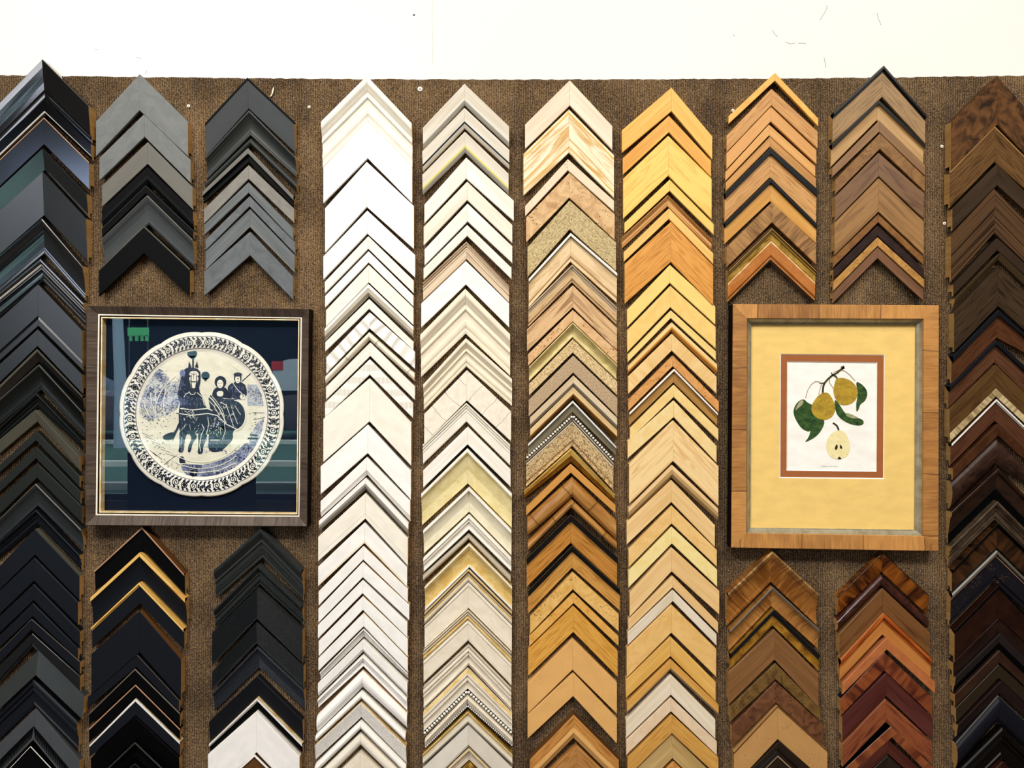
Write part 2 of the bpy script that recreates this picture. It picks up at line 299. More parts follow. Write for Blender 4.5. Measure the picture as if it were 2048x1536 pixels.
column('far left black column', 0, 1, PX, '''
84 118 195|-14 218 294|177 211 283|26|rim0|kg|.8-.9:kg2:ridge|wide mirror-gloss black flat
89 198 231|-14 294 330|182 288 319|18|bevin|kg|.72-.82:silw:edge|gloss black bright-lipped narrow
88 235 289|-14 332 385|178 324 379|17|flat|kg2|0-.05:tan:edge|gloss black gold-edged
85 296 339|-14 388 430|173 388 434|19|sin|kg2||bluish gloss black sloping
85 343 430|-14 432 517|172 437 522|20|bevs|ks||wide satin black flat
83 436 506|-14 519 588|165 532 599|20|scoop|kg2||deep gloss black scooped
80 517 562|-14 592 640|166 605 650|18|ogee|kg2|.25-.33:silw:ridge|gloss black stepped with bright lip
76 568 652|-14 650 733|164 660 740|17|lipw|ks||wide satin black with grooved lip
75 658 693|-14 740 778|164 749 787|15|flat|ks||narrow satin black flat
74 698 724|-14 784 808|165 792 815|17|sin|kg|0-.22:sil:rim|thin gloss black silver-edged
78 729 780|-14 810 858|164 823 874|17|cove|kp|0-.04:sil:rim|black scooped fine-edged
72 786 816|-14 866 891|163 881 902|16|ogee|kp||black double-grooved
70 820 844|-14 890 915|157 912 944|19|sin|cw2||olive grey sloping
72 862 881|-14 942 957|159 952 975|14|flat|kl||thin grey-black flat
72 893 917|-14 977 997|161 983 1008|14|flat|kl||thin charcoal flat
74 926 956|-14 1010 1042|164 1013 1047|14|flat|kl||matte charcoal white-specked tip
71 967 1013|-14 1050 1091|162 1059 1101|18|scoop|ch|0-.07:sil:rim|charcoal scooped light-edged
71 1019 1051|-14 1093 1124|159 1110 1143|16|ogee|kn||blue-black with grooved lip
70 1058 1110|-14 1146 1192|159 1152 1201|15|flat|kn||blue-black flat olive-sided|cw2
68 1115 1162|-14 1194 1241|156 1204 1250|14|flat|kn||plain blue-black flat
67 1168 1201|-14 1245 1278|160 1263 1295|14|flat|kn||medium blue-black flat
65 1206 1233|-14 1284 1307|156 1297 1319|14|flat|kn||narrow blue-black flat
63 1238 1260|-14 1315 1340|160 1323 1348|14|flat|kn|0-.05:tang:edge|narrow black tan-edged
64 1267 1294|-14 1344 1382|160 1352 1393|15|lipw|ks||black with raised inner ridge
71 1304 1351|-14 1386 1430|164 1396 1439|24|sout|gk||steep grey-black sloping
65 1358 1415|-14 1432 1491|154 1444 1506|16|rdg|kn|0-.04:gk:edge|blue-black ridge-edged
66 1420 1480|-14 1497 1562|155 1525 1588|20|sout|dg||carved rope-edged grey
61 1492 1560|-14 1572 1640|155 1592 1660|14|flat|kk|0-.03:silw:edge|black with fine silver edge
''')
column('upper left grey column', 0, 1, PX, '''
279 148 221|192 242 313|376 243 313|17|flat|cg||wide cloudy grey flat
289 227 274|199 315 361|381 320 366|16|flat|cg||medium cloudy grey flat
295 284 328|204 371 414|385 374 419|16|flat|cw||warm grey flat
295 333 367|204 418 454|386 422 459|18|bevin|kk|.5-.93:km:step|stepped dark charcoal
292 371 387|204 456 474|387 461 477|15|flat|kk|0-.1:gk:edge|thin black grey-edged
294 390 448|204 476 530|385 479 534|20|scoop|dg|0-.04:sil:rim,.9-1:kp:lip|scooped satin grey
288 451 507|198 538 592|380 537 592|18|flat|kk|0-.08:cw2:rim|matte black grey-edged
''')
column('upper charcoal column', 0, 1, PX, '''
495 155 215|410 246 310|588 242 303|18|sin|dg|0-.1:km:rim|wide brushed charcoal dark-edged
498 220 268|411 314 356|590 313 352|20|cove|gk||scooped pewter
500 274 290|411 360 377|593 364 381|17|rnd|gk||thin rounded pewter
496 296 323|405 383 405|587 391 414|18|step|kk|0-.42:cw:rim|grey-topped black stepped
497 330 358|408 418 448|588 417 446|15|flat|lg||light grey flat
497 364 386|409 449 470|586 456 480|15|flat|gw||grained grey flat
499 392 413|411 479 501|590 485 508|15|flat|gs||slate grey grained
500 418 454|411 503 540|589 510 545|15|flat|gw|.93-1:lg:lip|wide grained grey pale-lipped
500 463 511|409 542 592|586 553 600|15|flat|gs||smoky blue-grey flat
''')
column('lower gold-edged black column', 0, 1, PX, '''
284 1054 1101|188 1142 1183|368 1148 1191|20|rimn|kk|0-.09:tan:rim|black copper-edged|rawd
279 1105 1161|181 1195 1252|370 1197 1253|20|scoopr|kn|0-.15:gold:rim|scooped black gold-rimmed|gold
278 1165 1209|182 1255 1298|367 1258 1302|18|rimn|kn|0-.19:gold:rim|flat black gold-rimmed|gold
279 1222 1305|183 1308 1389|362 1319 1398|17|flat|kn||very wide plain blue-black|rawd
272 1307 1334|176 1393 1416|358 1400 1423|15|flat|kn|0-.04:tang:edge|narrow blue-black flat
270 1337 1366|178 1427 1451|360 1426 1453|15|flat|kk|0-.12:tang:rim|black taupe-edged
271 1369 1394|178 1457 1486|360 1458 1480|16|flat|kk|0-.13:tan:rim|black pink-tan edged
271 1397 1431|179 1490 1515|360 1484 1512|16|flat|kn|0-.18:silw:rim|black white-rimmed|goldw
270 1433 1481|181 1517 1564|358 1515 1564|15|sin|kk||plain dull black
270 1484 1523|181 1568 1606|358 1568 1606|18|ogee|kk|0-.1:gk:rim|black grey-ridged
270 1527 1560|181 1610 1646|358 1610 1646|15|flat|kk|0-.05:gk:edge|bottommost plain black
''')
column('lower ribbed black column', 0, 1, PX, '''
521 1057 1119|427 1141 1201|603 1141 1204|24|ogee|gk|0-.14:krn:carving,.62-.76:krn:carving|carved black leaf-edged
516 1130 1172|427 1220 1260|603 1213 1252|22|ogee|gk|0-.2:krn:carving,.68-.88:krn:carving|carved black twin-row
514 1176 1238|424 1265 1332|605 1259 1326|18|flat|rib|.93-1:krn:lip|wide finely ribbed black
513 1244 1287|424 1344 1381|607 1332 1377|17|flat|rib|.86-1:krn:lip|medium finely ribbed black
515 1293 1340|425 1386 1427|607 1380 1425|18|deep|ribg||coarse ribbed grey-black
515 1352 1393|418 1444 1486|605 1441 1484|15|sin|kn||plain blue-black
514 1396 1419|418 1488 1506|604 1488 1509|16|rim|kk|0-.4:silw:rim|thin white-rimmed black|goldw
513 1423 1505|416 1509 1590|599 1514 1595|17|flat|w||wide plain white
509 1508 1560|416 1592 1640|599 1597 1640|17|rimn|rawd|0-.12:w:rim|white-edged brown
''')
SCD = dict(a=140, b=420, c=700, d=960, e=1236)
column('smooth white column', 630, 5.12, SCD, '''
530 60a 518a|62 525a 982a|990 545a 982a|24|ogee|wc||widest scooped ivory
538 530a 903a|85 997a 1363a|995 987a 1363a|17|flat|wp||glossy streaked white
530 940a 1403a|103 1415a 435b|1012 1392a 400b|17|flat|w2||very wide blank white
535 5b 243b|85 475b 713b|1025 460b 693b|17|flat|w||wide plain white below the blank one
545 268b 398b|100 735b 853b|1010 722b 852b|16|flat|ww||faintly grained white
548 422b 538b|103 880b 998b|1008 876b 988b|16|flat|w||narrow plain white
550 562b 742b|113 1025b 1193b|1008 1002b 1178b|16|flat|wc||smooth warm white
545 758b 878b|98 1215b 1328b|1008 1197b 1308b|18|bevin|w|.28-1:taupe:cove|white with taupe cove
553 912b 1013b|105 1353b 1448b|1008 1352b 1437b|16|flat|ww|.45-.52:wcc:groove|white fine-grooved
558 1047b 1213b|116 1508b 240c|1022 1452b 193c|17|flat|wv||rippled embossed white
550 1243b 1328b|105 260c 343c|1018 237c 323c|17|rnd|wb||bamboo-shaped white
565 1358b 62c|113 377c 508c|1022 377c 513c|16|flat|ww|.7-.75:wcc:groove|faintly etched white
560 95c 253c|102 542c 693c|1003 542c 698c|16|flat|wh||hatched and dotted white
558 290c 733c|85 707c 1148c|985 747c 1188c|17|flat|wc||very wide cream-white
540 765c 1058c|58 1192c 1478c|982 1242c 203d|17|flat|w2||wide bright plain white
530 1097c 1283c|57 217d 383d|975 217d 433d|17|bevin|w|.68-.72:wcc:groove|white pink-grooved
515 1312c 98d|40 417d 523d|955 447d 573d|18|bevin|w|.45-1:grl:cove|white with grey inner cove
515 137d 398d|33 582d 833d|950 602d 878d|17|flat|wc|.77-.79:sgr:groove|wide ivory fine-lined
507 437d 647d|33 887d 1088d|943 897d 1098d|16|flat|w|.85-1:wcc:lip|white blush-lipped
495 677d 818d|37 1142d 1288d|950 1117d 1258d|16|flat|w||medium white pale-lined|goldw
490 842d 998d|35 1317d 1463d|965 1282d 1438d|16|flat|w2||blush-edged white|or1
487 1027d 1163d|30 1487d 213e|945 1462d 203e|16|flat|w2||cool plain white
490 1192d 1333d|38 237e 393e|950 217e 398e|16|flat|w2||plain white in the lower run|goldw
498 1362d 88e|35 412e 543e|950 412e 558e|16|flat|w2||plain white wide-gapped|goldw
495 112e 203e|48 562e 643e|948 575e 638e|16|ogee|w|.7-.76:sgr:groove|narrow white line-lipped
490 227e 353e|30 672e 808e|945 672e 808e|16|bevin|w|.83-.87:sgr:groove|white grey-lined
490 383e 508e|25 837e 933e|940 832e 963e|17|rdg|w||white stepped ridge
480 552e 728e|15 1012e 1188e|940 992e 1148e|19|hump|w2||rounded glossy white blush-sided|or1
472 757e 843e|2 1207e 1283e|925 1192e 1278e|18|rnd|w||narrow rounded white
468 872e 1033e|-2 1312e 1468e|932 1322e 1503e|18|sin|wl||pebbled leather-look white|goldw
465 1062e 1153e|-4 1512e 1608e|930 1522e 1613e|18|rnd|w|.8-1:wcc:lip|slim rounded white
462 1187e 1318e|-6 1642e 1778e|930 1642e 1778e|17|rnd|wcor||ivory half-round
462 1378e 1600e|-6 1830e 2050e|930 1830e 2050e|18|flat|cr||cream bottommost
''')
column('cream and white column', 630, 5.12, SCD, '''
1530 140a 343a|1103 592a 793a|1988 577a 773a|20|sin|ww2|.68-.78:silw:rim,.8-1:grl:lip|silver-lipped off-white
1530 387a 583a|1098 832a 1028a|1990 817a 1003a|20|sin|ww2|.66-.78:navy:line,.8-1:taupe:lip|navy-lined off-white
1535 632a 833a|1098 1072a 1263a|1982 1062a 1258a|20|sin|ww2|.64-.78:yel:line,.8-1:grl:lip|yellow-lined peach and white
1548 897a 1113a|1120 1377a 135b|2035 1337a 113b|16|flat|ww||wide white-washed grained
1558 1142a 1333a|1113 172b 363b|2020 152b 338b|16|flat|ww2||pale beige grained
1562 1367a 118b|1122 402b 568b|2020 372b 543b|16|flat|ww||white grained between two beige ones
1558 152b 266b|1112 597b 713b|2012 592b 708b|16|flat|ww||slim white grained
1550 322b 498b|1103 747b 923b|1988 772b 943b|18|multi|br5||streaked tan and cream
1545 522b 763b|1088 957b 1203b|1988 957b 1203b|16|flat|w||wide plain flat white
1538 807b 1263b|1078 1277b 278c|1998 1272b 263c|24|ogee|wcc||large scooped ivory
1545 1312b 168c|1108 352c 618c|2017 297c 578c|22|ogee|wcc||scooped ivory smaller
1555 207c 518c|1118 657c 963c|2008 632c 938c|18|flat|wk||cracked plaster tile
1548 542c 738c|1101 972c 1173c|1998 972c 1188c|18|multi|wc||cream fine-ridged
1562 787c 968c|1108 1232c 1413c|2003 1227c 1403c|16|flat|ww||washed white with fine grain
1560 1007c 1378c|1087 1472c 478d|2015 137d 508d|22|deep|gcr|0-.1:w:rim|white-rimmed golden cream|grl
1575 77d 338d|1108 517d 768d|2012 517d 788d|20|deep|gcl|0-.14:w:rim|white-rimmed pale cream
1575 357d 518d|1108 802d 953d|2010 802d 948d|18|rdg|wc||ivory soft-ridged
1572 552d 618d|1105 977d 1048d|2005 987d 1063d|16|rnd|taupe||thin rounded taupe
1578 652d 905d|1122 1097d 1350d|2018 1097d 1345d|22|scoop|gold2|0-.1:wcor:rim,.88-1:silw:lip|scooped gold cream
1570 922d 1328d|1118 1370d 325e|2015 1365d 360e|20|multi|cr|.0-.08:ropeg:line,.13-.2:gold2:line,.3-.36:lin:line|wide ivory with fine line edge
1565 1345d 248e|1107 345e 680e|2012 375e 712e|20|multi|cr|.0-.1:lin:line,.12-.28:gold2:band|ivory with gold banded edge
1570 292e 498e|1108 722e 943e|2010 747e 963e|20|rdg|cr|.0-.07:grl:edge,.88-.92:lin:line|ivory raised ridge
1560 525e 793e|1108 968e 1232e|2018 988e 1222e|20|rdg|cr|0-.12:gold2:rim,.79-.98:kbr:channel,.79-.98:silw:bead|gold-edged with dark beaded lip
1560 803e 935e|1124 1250e 1362e|2023 1243e 1343e|20|rdg|cr|.72-.98:kbr:channel,.72-.98:silw:bead|small-beaded ivory
1565 960e 1087e|1100 1398e 1518e|2022 1400e 1518e|18|rimn|cr2|0-.3:gold2:rim,.82-1:grl:lip|gold-sided cream|goldb
1570 1107e 1312e|1095 1560e 1770e|2020 1555e 1760e|18|sout|sgr|.93-1:lin:lip|silvery beige sloping
1577 1342e 1480e|1095 1800e 1930e|2020 1790e 1920e|20|ogee|cr|0-.1:gold2:rim|cream multi-ridged
1580 1490e 1620e|1095 1945e 2070e|2020 1935e 2060e|18|rnd|orn||ornate gold bottommost
''')
column('beige to oak middle column', 1040, 5.12, SCD, '''
510 105a 363a|52 557a 808a|945 572a 818a|16|flat|e1||pale ash grained
500 402a 848a|35 857a 1288a|962 872a 1313a|17|flat|e2|.06-.12:gold:groove,.84-.89:gold:groove|cream gold-veined wide
490 912a 1028a|53 1392a 1498a|962 1337a 1448a|15|flat|e3||speckled pale
505 1052a 1308a|63 1512a 333b|968 1477a 308b|16|flat|e4||tan burl
508 1335a 198b|77 382b 688b|982 332b 623b|16|flat|e5||woven khaki textured
520 232b 523b|90 702b 993b|996 642b 943b|19|lipd|e6|0-.12:silw:rim,.13-.17:olv:groove|white-rimmed beige grained
535 557b 733b|88 1002b 1188b|995 997b 1168b|19|lipd|e7|.05-.15:grl:groove,.17-.24:silw:line|white-lined light oak
540 772b 998b|72 1222b 1448b|992 1207b 1438b|16|flat|e8||brown-streaked beige
540 1022b 1143b|83 1477b 163c|995 1447b 143c|16|flat|e9||pinkish burl two-tone
540 1152b 1303b|93 172c 323c|995 152c 303c|20|cove|e10||scooped greenish gold
540 1322b 28c|93 347c 468c|995 322c 463c|15|flat|e11||gold-flecked weave
545 57c 233c|90 512c 683c|997 492c 678c|16|flat|e12||stippled sand
548 262c 373c|103 692c 798c|995 697c 808c|18|bevin|e13|.64-1:grl:cove|pale wood with grey cove
545 380c 498c|105 812c 928c|995 822c 933c|18|bevin|e14|.56-1:gbr:cove|pale with brown-gold inner cove
540 517c 638c|82 962c 1078c|985 987c 1083c|19|rim|olv|0-.26:silw:rim|white-rimmed olive grey
540 652c 988c|64 1087c 1408c|960 1107c 1443c|20|lipd|e16|0-.14:kbr:channel,0-.14:silw:bead,.14-.3:lin:line|beaded edge rustic gold
525 1012c 1148c|42 1452c 193d|970 147d 238d|22|sin|e17|.5-1:gbr:cove|bright gold with brown cove
520 1167c 1258c|65 282d 363d|978 257d 343d|17|flat|e18||amber speckled narrow
540 1305c 183d|76 392d 583d|985 417d 618d|22|rnd|bam||wide bamboo rod
525 197d 298d|83 632d 743d|992 632d 733d|20|rnd|bam||narrow bamboo rod
520 357d 653d|70 802d 1103d|998 790d 1093d|19|rim|o1|0-.24:ks:rim|black-rimmed oak, wider|ks
535 672d 908d|85 1132d 1378d|1026 1122d 1348d|19|rim|o2|0-.29:ks:rim|black-rimmed oak, narrower|ks
540 947d 1123d|103 1407d 165e|1010 1377d 140e|16|flat|e23||knotty burl
548 1157d 1263d|95 187e 293e|1008 192e 288e|15|flat|e24||slim honey burl
545 1292d 146e|85 322e 593e|1000 342e 603e|16|flat|e25||golden oak
538 212e 533e|78 667e 983e|992 662e 983e|16|flat|e26||wide honey maple
545 562e 803e|78 992e 1238e|992 1032e 1288e|16|flat|e26||honey maple above the gap
550 992e 1243e|100 1452e 1700e|1012 1457e 1700e|22|bevin|e28|.5-1:e26:face|two-tone oak brown-sided|rawd
580 1302e 1600e|100 1762e 2050e|1012 1722e 2000e|18|flat|e29||brown oak bottommost
''')
column('pale yellow wood column', 1040, 5.12, SCD, '''
1552 180a 423a|1043 617a 850a|1968 677a 913a|16|flat|f1||topmost yellow maple
1525 467a 638a|1053 902a 1073a|1955 927a 1093a|15|flat|f2||orange-yellow grained
1518 672a 1083a|1057 1112a 1523a|1962 1112a 93b|17|flat|f3||wide lemon-gold veined
1533 1122a 1238a|1070 132b 238b|1983 142b 253b|15|flat|f4||slim lemon wood
1517 1277a 1388a|1048 277b 388b|1970 302b 398b|17|multi|f5||pink-tan striped
1525 1417a 93b|1062 432b 533b|1978 442b 553b|15|flat|f6||slim honey wood
1545 122b 533b|1072 552b 963b|1978 572b 988b|17|flat|f7||wide orange oak
1535 562b 748b|1097 1022b 1203b|2000 987b 1173b|15|flat|f8||plain pale yellow
1540 777b 998b|1098 1232b 1458b|2003 1197b 1418b|15|flat|f9||plain honey yellow
1545 1027b 1108b|1102 1482b 127c|2005 1447b 103c|14|flat|f10||thin straw yellow
1555 1152b 1243b|1106 167c 248c|2018 147c 243c|18|bevin|f11|.48-1:fo:cove|straw with orange cove
1555 1267b 8c|1108 272c 453c|2012 272c 448c|15|flat|f12||rippled maple
1565 57c 168c|1110 512c 623c|2036 527c 638c|15|flat|f13||orange burl narrow
1578 192c 333c|1120 642c 778c|2026 647c 773c|18|rim|f14|0-.18:w:rim|white-rimmed brown oak
1575 357c 483c|1126 802c 918c|2030 807c 928c|15|flat|f15||slim butter-coloured
1575 517c 688c|1103 932c 1113c|2012 982c 1153c|15|flat|f16||medium butter-coloured
1568 722c 1138c|1117 1167c 248d|2032 1192c 268d|17|flat|f17||very wide peach grained
1558 1177c 1308c|1111 292d 403d|2028 292d 413d|18|bevin|f18|.34-1:ftp:cove|straw with khaki cove
1550 1332c 228d|1093 432d 663d|1995 462d 688d|16|flat|f19||peach straight-grained
1553 264d 448d|1112 712d 898d|2015 717d 888d|15|flat|f20||apricot maple
1555 480d 653d|1110 937d 1108d|2018 917d 1093d|15|flat|f21||brightest lemon cream
1553 692d 938d|1123 1157d 1403d|2040 1137d 1378d|16|flat|f22||peach grained below the lemon cream one
1562 982d 1103d|1108 1432d 130e|2028 1457d 153e|15|flat|f22||slim peach grained
1565 1127d 1243d|1102 147e 283e|2012 165e 283e|15|flat|f24||whitewashed grey
1550 1277d 153e|1093 312e 613e|2008 317e 603e|16|flat|f25||wide apricot flat
1540 192e 393e|1085 632e 823e|2003 657e 853e|15|flat|f26||golden grained
1545 427e 548e|1096 872e 993e|2034 892e 1005e|18|bevin|f27|.82-1:grl:lip|amber grey-lipped
1545 582e 788e|1085 1047e 1233e|2000 1042e 1238e|15|flat|f28||whitewashed ash
1545 817e 958e|1088 1252e 1408e|2015 1267e 1408e|15|flat|f29||pale pinkish beige
1555 992e 1183e|1103 1432e 1628e|2032 1432e 1628e|15|flat|f30||mustard oak
1560 1202e 1438e|1103 1662e 1898e|2032 1662e 1898e|17|sout|f31||khaki two-tone
1575 1467e 1640e|1103 1930e 2090e|2032 1930e 2090e|15|flat|f32||orange burl bottommost
''')
SG = dict(a=120, b=400, c=1070, d=1206)
column('left column above pear picture', 1440, 4.6545, SG, '''
512 118a 193a|80 522a 596a|915 542a 618a|18|flat|g1||thin yellow with wide gap below
480 267a 423a|62 702a 858a|908 662a 823a|17|flat|g2||light oak
473 433a 573a|60 867a 1018a|897 837a 968a|15|flat|g3||smooth peach-tan
458 600a 703a|50 1042a 1128a|886 987a 1088a|16|flat|g4||slim amber
465 713a 808a|55 1137a 1223a|893 1102a 1193a|15|flat|g5||slim caramel
472 817a 1088a|50 1237a 1503a|905 1207a 1510a|19|rim|g6|0-.22:kn:rim|upper black-rimmed light oak|kn
475 1097a 1308a|48 1515a 408b|905 1530a 398b|19|rim|g7|0-.24:kn:rim|lower black-rimmed light oak|kn
485 20b 208b|62 442b 628b|893 407b 598b|17|flat|g8||rough-sawn brown
485 250b 568b|82 642b 968b|897 642b 953b|20|lipd|g9|0-.05:kbr:rope,.05-.2:ropeg:line,.2-.38:goldb:band,.4-.45:goldw:line,.92-1:kbr:lip|orange-brown with gold rope edge
''')
column('right column above pear picture', 1440, 4.6545, SG, '''
1525 52a 333a|1060 487a 760a|1925 512a 768a|24|rimn|h1|0-.2:ks:rim|tall black-rimmed brown|ks
1475 370a 553a|1043 782a 988a|1908 782a 968a|20|rim|h2|0-.22:ks:rim|black-rimmed light tan|ks
1483 563a 670a|1047 1002a 1090a|1910 977a 1078a|16|flat|h3||smooth mid-brown
1490 682a 828a|1077 1112a 1248a|1905 1087a 1223a|15|flat|h4||mottled golden brown
1478 863a 1083a|1074 1272a 1498a|1897 1237a 1478a|16|flat|h5||planked walnut
1478 1100a 1413a|1068 1517a 513b|1897 1502a 508b|17|flat|h6||very wide tan-brown
1475 131b 208b|1058 532b 623b|1892 527b 603b|15|flat|h7||slim dark burl
1468 237b 333b|1055 647b 738b|1897 637b 728b|15|flat|h8||dark plum-brown leathery
1468 347b 428b|1055 762b 848b|1900 737b 818b|15|flat|h9||golden burl
1468 441b 543b|1055 862b 958b|1893 832b 938b|15|flat|h10||bottom walnut grained
''')
column('left column below pear picture', 1440, 4.6545, SG, '''
488 150c 450c|75 542c 858c|915 542c 855c|22|scoop|g21|0-.11:endg:rim|glossy amber end-grain edged
490 482c 677c|92 892c 1093c|930 882c 1078c|20|scoop|g22|0-.16:tang:rim|glossy amber grey-edged
500 692c 853c|98 1107c 1263c|930 1112c 1278c|20|rim|g23|0-.4:kg2:rim|black-rimmed mottled gold
508 882c 1163c|80 1277c 948d|918 1292c 973d|16|flat|g24||wide smooth brown
518 562d 713d|95 967d 1108d|935 987d 1103d|15|flat|g25||dark olive burl
520 732d 928d|112 1147d 1343d|957 1132d 1330d|15|flat|g26||reddish figured burl
537 957d 1273d|130 1392d 1705d|1000 1372d 1688d|17|flat|g27|0-.05:rawd:edge|wide light tan knotty
555 1287d 1600d|130 1720d 2030d|1000 1702d 2010d|22|ogee|kbr|.5-.54:goldw:line|dark ridged with gold line
''')
column('right column below pear picture', 1440, 4.6545, SG, '''
1520 165c 353c|1103 577c 758c|1945 562c 753c|18|sin|h21|0-.05:kbr:edge|glossy copper tortoiseshell
1510 372c 483c|1098 787c 903c|1943 772c 878c|20|rnd|h22||rounded burgundy glossy
1515 497c 718c|1112 917c 1148c|1953 907c 1123c|16|flat|h23||walnut flat
1525 727c 938c|1125 1162c 1365c|1975 1152c 1343c|19|rim|h24b|0-.42:h24:rim|orange-ridged copper tan
1553 957c 1068c|1140 1382c 853d|2003 1367c 848d|16|flat|h25||salmon brown
1530 1092c 1263c|1125 892d 1053d|1975 882d 1048d|17|flat|h26||striped reddish figured|kn
1548 652d 868d|1138 1062d 1278d|1975 1062d 1278d|16|flat|h27||plum-brown flat
1543 892d 1108d|1140 1312d 1528d|1975 1292d 1508d|17|flat|h28||rosewood streaked
1600 1142d 1253d|1140 1562d 1668d|1985 1532d 1638d|17|flat|h29||slim striped mahogany|kk
1565 1267d 1408d|1140 1692d 1800d|1980 1662d 1780d|16|flat|h210||dark mahogany
1562 1418d 1560d|1140 1815d 1950d|1975 1795d 1930d|16|sin|kbr||black-brown bottommost
''')
column('far right dark brown column', 1848, 5.12, SCD, '''
752 60a 558a|275 532a 1033a|1240 612a 1080a|20|flat|i1||widest patchwork rustic
722 577a 943a|262 1047a 1413a|1240 1097a 1400a|19|flat|i2|0-.04:raw:edge|tan-brown oak
750 962a 1183a|290 1422a 213b|1240 1452a 193b|18|flat|i3||smoky brown smooth
722 1217a 235b|275 267b 733b|1240 312b 740b|19|flat|i4||deep brushed wide dark
752 287b 413b|300 762b 878b|1240 737b 858b|17|flat|i5||plain dark brown narrow
780 442b 508b|318 907b 995b|1240 872b 948b|17|sin|i6||thin olive brown
762 577b 983b|308 1057b 1453b|1240 1042b 1430b|19|flat|i7||wide knotty dark oak
765 1022b 1308b|297 62c 348c|1240 1452b 130c|20|rim|i8|0-.21:kn:rim|upper black-rimmed walnut|kn
740 1332b 128c|265 372c 598c|1240 352c 620c|20|rim|i9|0-.24:kn:rim|lower black-rimmed walnut|kn
735 152c 478c|262 602c 945c|1240 640c 950c|18|flat|i10|.74-1:bg:lip|beige rope-lipped brown
742 502c 728c|282 962c 1188c|1240 982c 1200c|18|rimn|i11|0-.15:silw:rim|white-rimmed walnut
760 757c 878c|295 1212c 1328c|1240 1212c 1320c|17|flat|i12||slim dark walnut
757 902c 1178c|290 1347c 303d|1240 1372c 150d|20|hump|i13||rounded distressed dark
765 1212c 193d|285 327d 663d|1240 362d 680d|20|deep|i14|.68-1:kk:inner|glossy dark brown black-lipped
757 217d 418d|280 682d 883d|1240 702d 898d|20|ogee|i15||pewter-brown stepped
762 442d 700d|298 922d 1148d|1240 912d 1170d|19|rimn|i16|0-.16:kk:rim|black-rimmed tortoiseshell
748 717d 1048d|290 1162d 1508d|1240 1202d 1500d|20|lipd|i17|0-.14:sil:rim,.18-.22:tan:line|worn black with rubbed gold line
765 1082d 0e|313 130e 447e|1240 170e 447e|18|flat|i18|0-.1:kk:rim|wide chocolate
760 5e 153e|300 457e 598e|1240 457e 588e|17|flat|i19||thin-edged dark brown
782 160e 322e|325 607e 778e|1240 597e 763e|19|sin|i20|.6-1:kk:lip|smoky sloping black-brown
775 332e 458e|318 787e 913e|1240 782e 893e|17|flat|i21||figured chocolate
765 477e 618e|328 922e 1073e|1240 907e 1053e|17|flat|i22||olive-brown smooth
790 647e 788e|350 1097e 1233e|1240 1062e 1193e|17|sin|i23||plum-black slim
780 807e 1078e|345 1297e 1573e|1240 1237e 1508e|19|hump|i24|0-.03:sil:edge|navy-black silver-rubbed edge
808 1122e 1438e|345 1582e 1898e|1240 1547e 1863e|18|rdg|i25||black ridge-edged
805 1472e 1700e|345 1932e 2150e|1240 1897e 2120e|17|flat|i26||reddish black bottommost
''')
PROF['rim0'] = [(0,.97),(.03,1),(.78,.74),(.8,.66),(.84,.74),(.88,.66),(1,.64)]
PROF['lipw'] = [(0,1),(.76,1),(.78,.88),(.84,.95),(1,.95)]
PROF['scoopr'] = [(0,1),(.15,1),(.17,.92),(.4,.7),(.65,.58),(.9,.52),(1,.52)]
PROF['bevs'] = [(0,1),(1,.75)]

# ------------------------------------------------------------------ building one corner sample
ORD = ('first second third fourth fifth sixth seventh eighth ninth tenth eleventh twelfth thirteenth fourteenth fifteenth sixteenth seventeenth eighteenth nineteenth twentieth '
       'twenty-first twenty-second twenty-third twenty-fourth twenty-fifth twenty-sixth twenty-seventh twenty-eighth twenty-ninth thirtieth thirty-first thirty-second thirty-third').split()
def off(o):
    v = Vector((0, 0, 0))
    while o is not None: v += o.location; o = o.parent
    return v
def build(mb, name, mats, parent, smooth=False):
    o = off(parent); mb.v = [tuple(Vector(v) - o) for v in mb.v]
    me = bpy.data.meshes.new(name); me.from_pydata(mb.v, [], mb.f)
    for m in (mats if isinstance(mats, (list, tuple)) else [mats]): me.materials.append(m)
    ul = me.uv_layers.new(name='uv')
    for p, mi, uv in zip(me.polygons, mb.m, mb.uv):
        p.material_index = mi; p.use_smooth = smooth
        for i, l in enumerate(p.loop_indices): ul.data[l].uv = uv[i]
    bm = bmesh.new(); bm.from_mesh(me); bmesh.ops.remove_doubles(bm, verts=bm.verts, dist=1e-6)
    bmesh.ops.recalc_face_normals(bm, faces=bm.faces); bm.to_mesh(me); bm.free()
    ob = bpy.data.objects.new(name, me); COL.objects.link(ob)
    if parent is not None: ob.parent = parent
    return ob

def hat(prof, t):
    for (a, ha), (b, hb) in zip(prof, prof[1:]):
        if a <= t <= b: return ha + (hb - ha)*(0 if b == a else (t - a)/(b - a))
    return prof[-1][1]

def smooth_prof(prof):
    if len(prof) < 6: return prof
    out = [prof[0]]
    for i in range(len(prof) - 1):
        (a, ha), (b, hb) = prof[i], prof[i+1]
        if b - a > .09:
            p0 = prof[max(i-1, 0)]; p3 = prof[min(i+2, len(prof)-1)]
            for k in (1, 2, 3):
                u = k/4
                s0 = (hb - p0[1])/max(b - p0[0], 1e-6)*(b - a); s1 = (p3[1] - ha)/max(p3[0] - a, 1e-6)*(b - a)
                h = (2*u**3-3*u**2+1)*ha + (u**3-2*u**2+u)*s0*.6 + (-2*u**3+3*u**2)*hb + (u**3-u**2)*s1*.6
                out.append((a + (b-a)*u, h))
        out.append((b, hb))
    return out

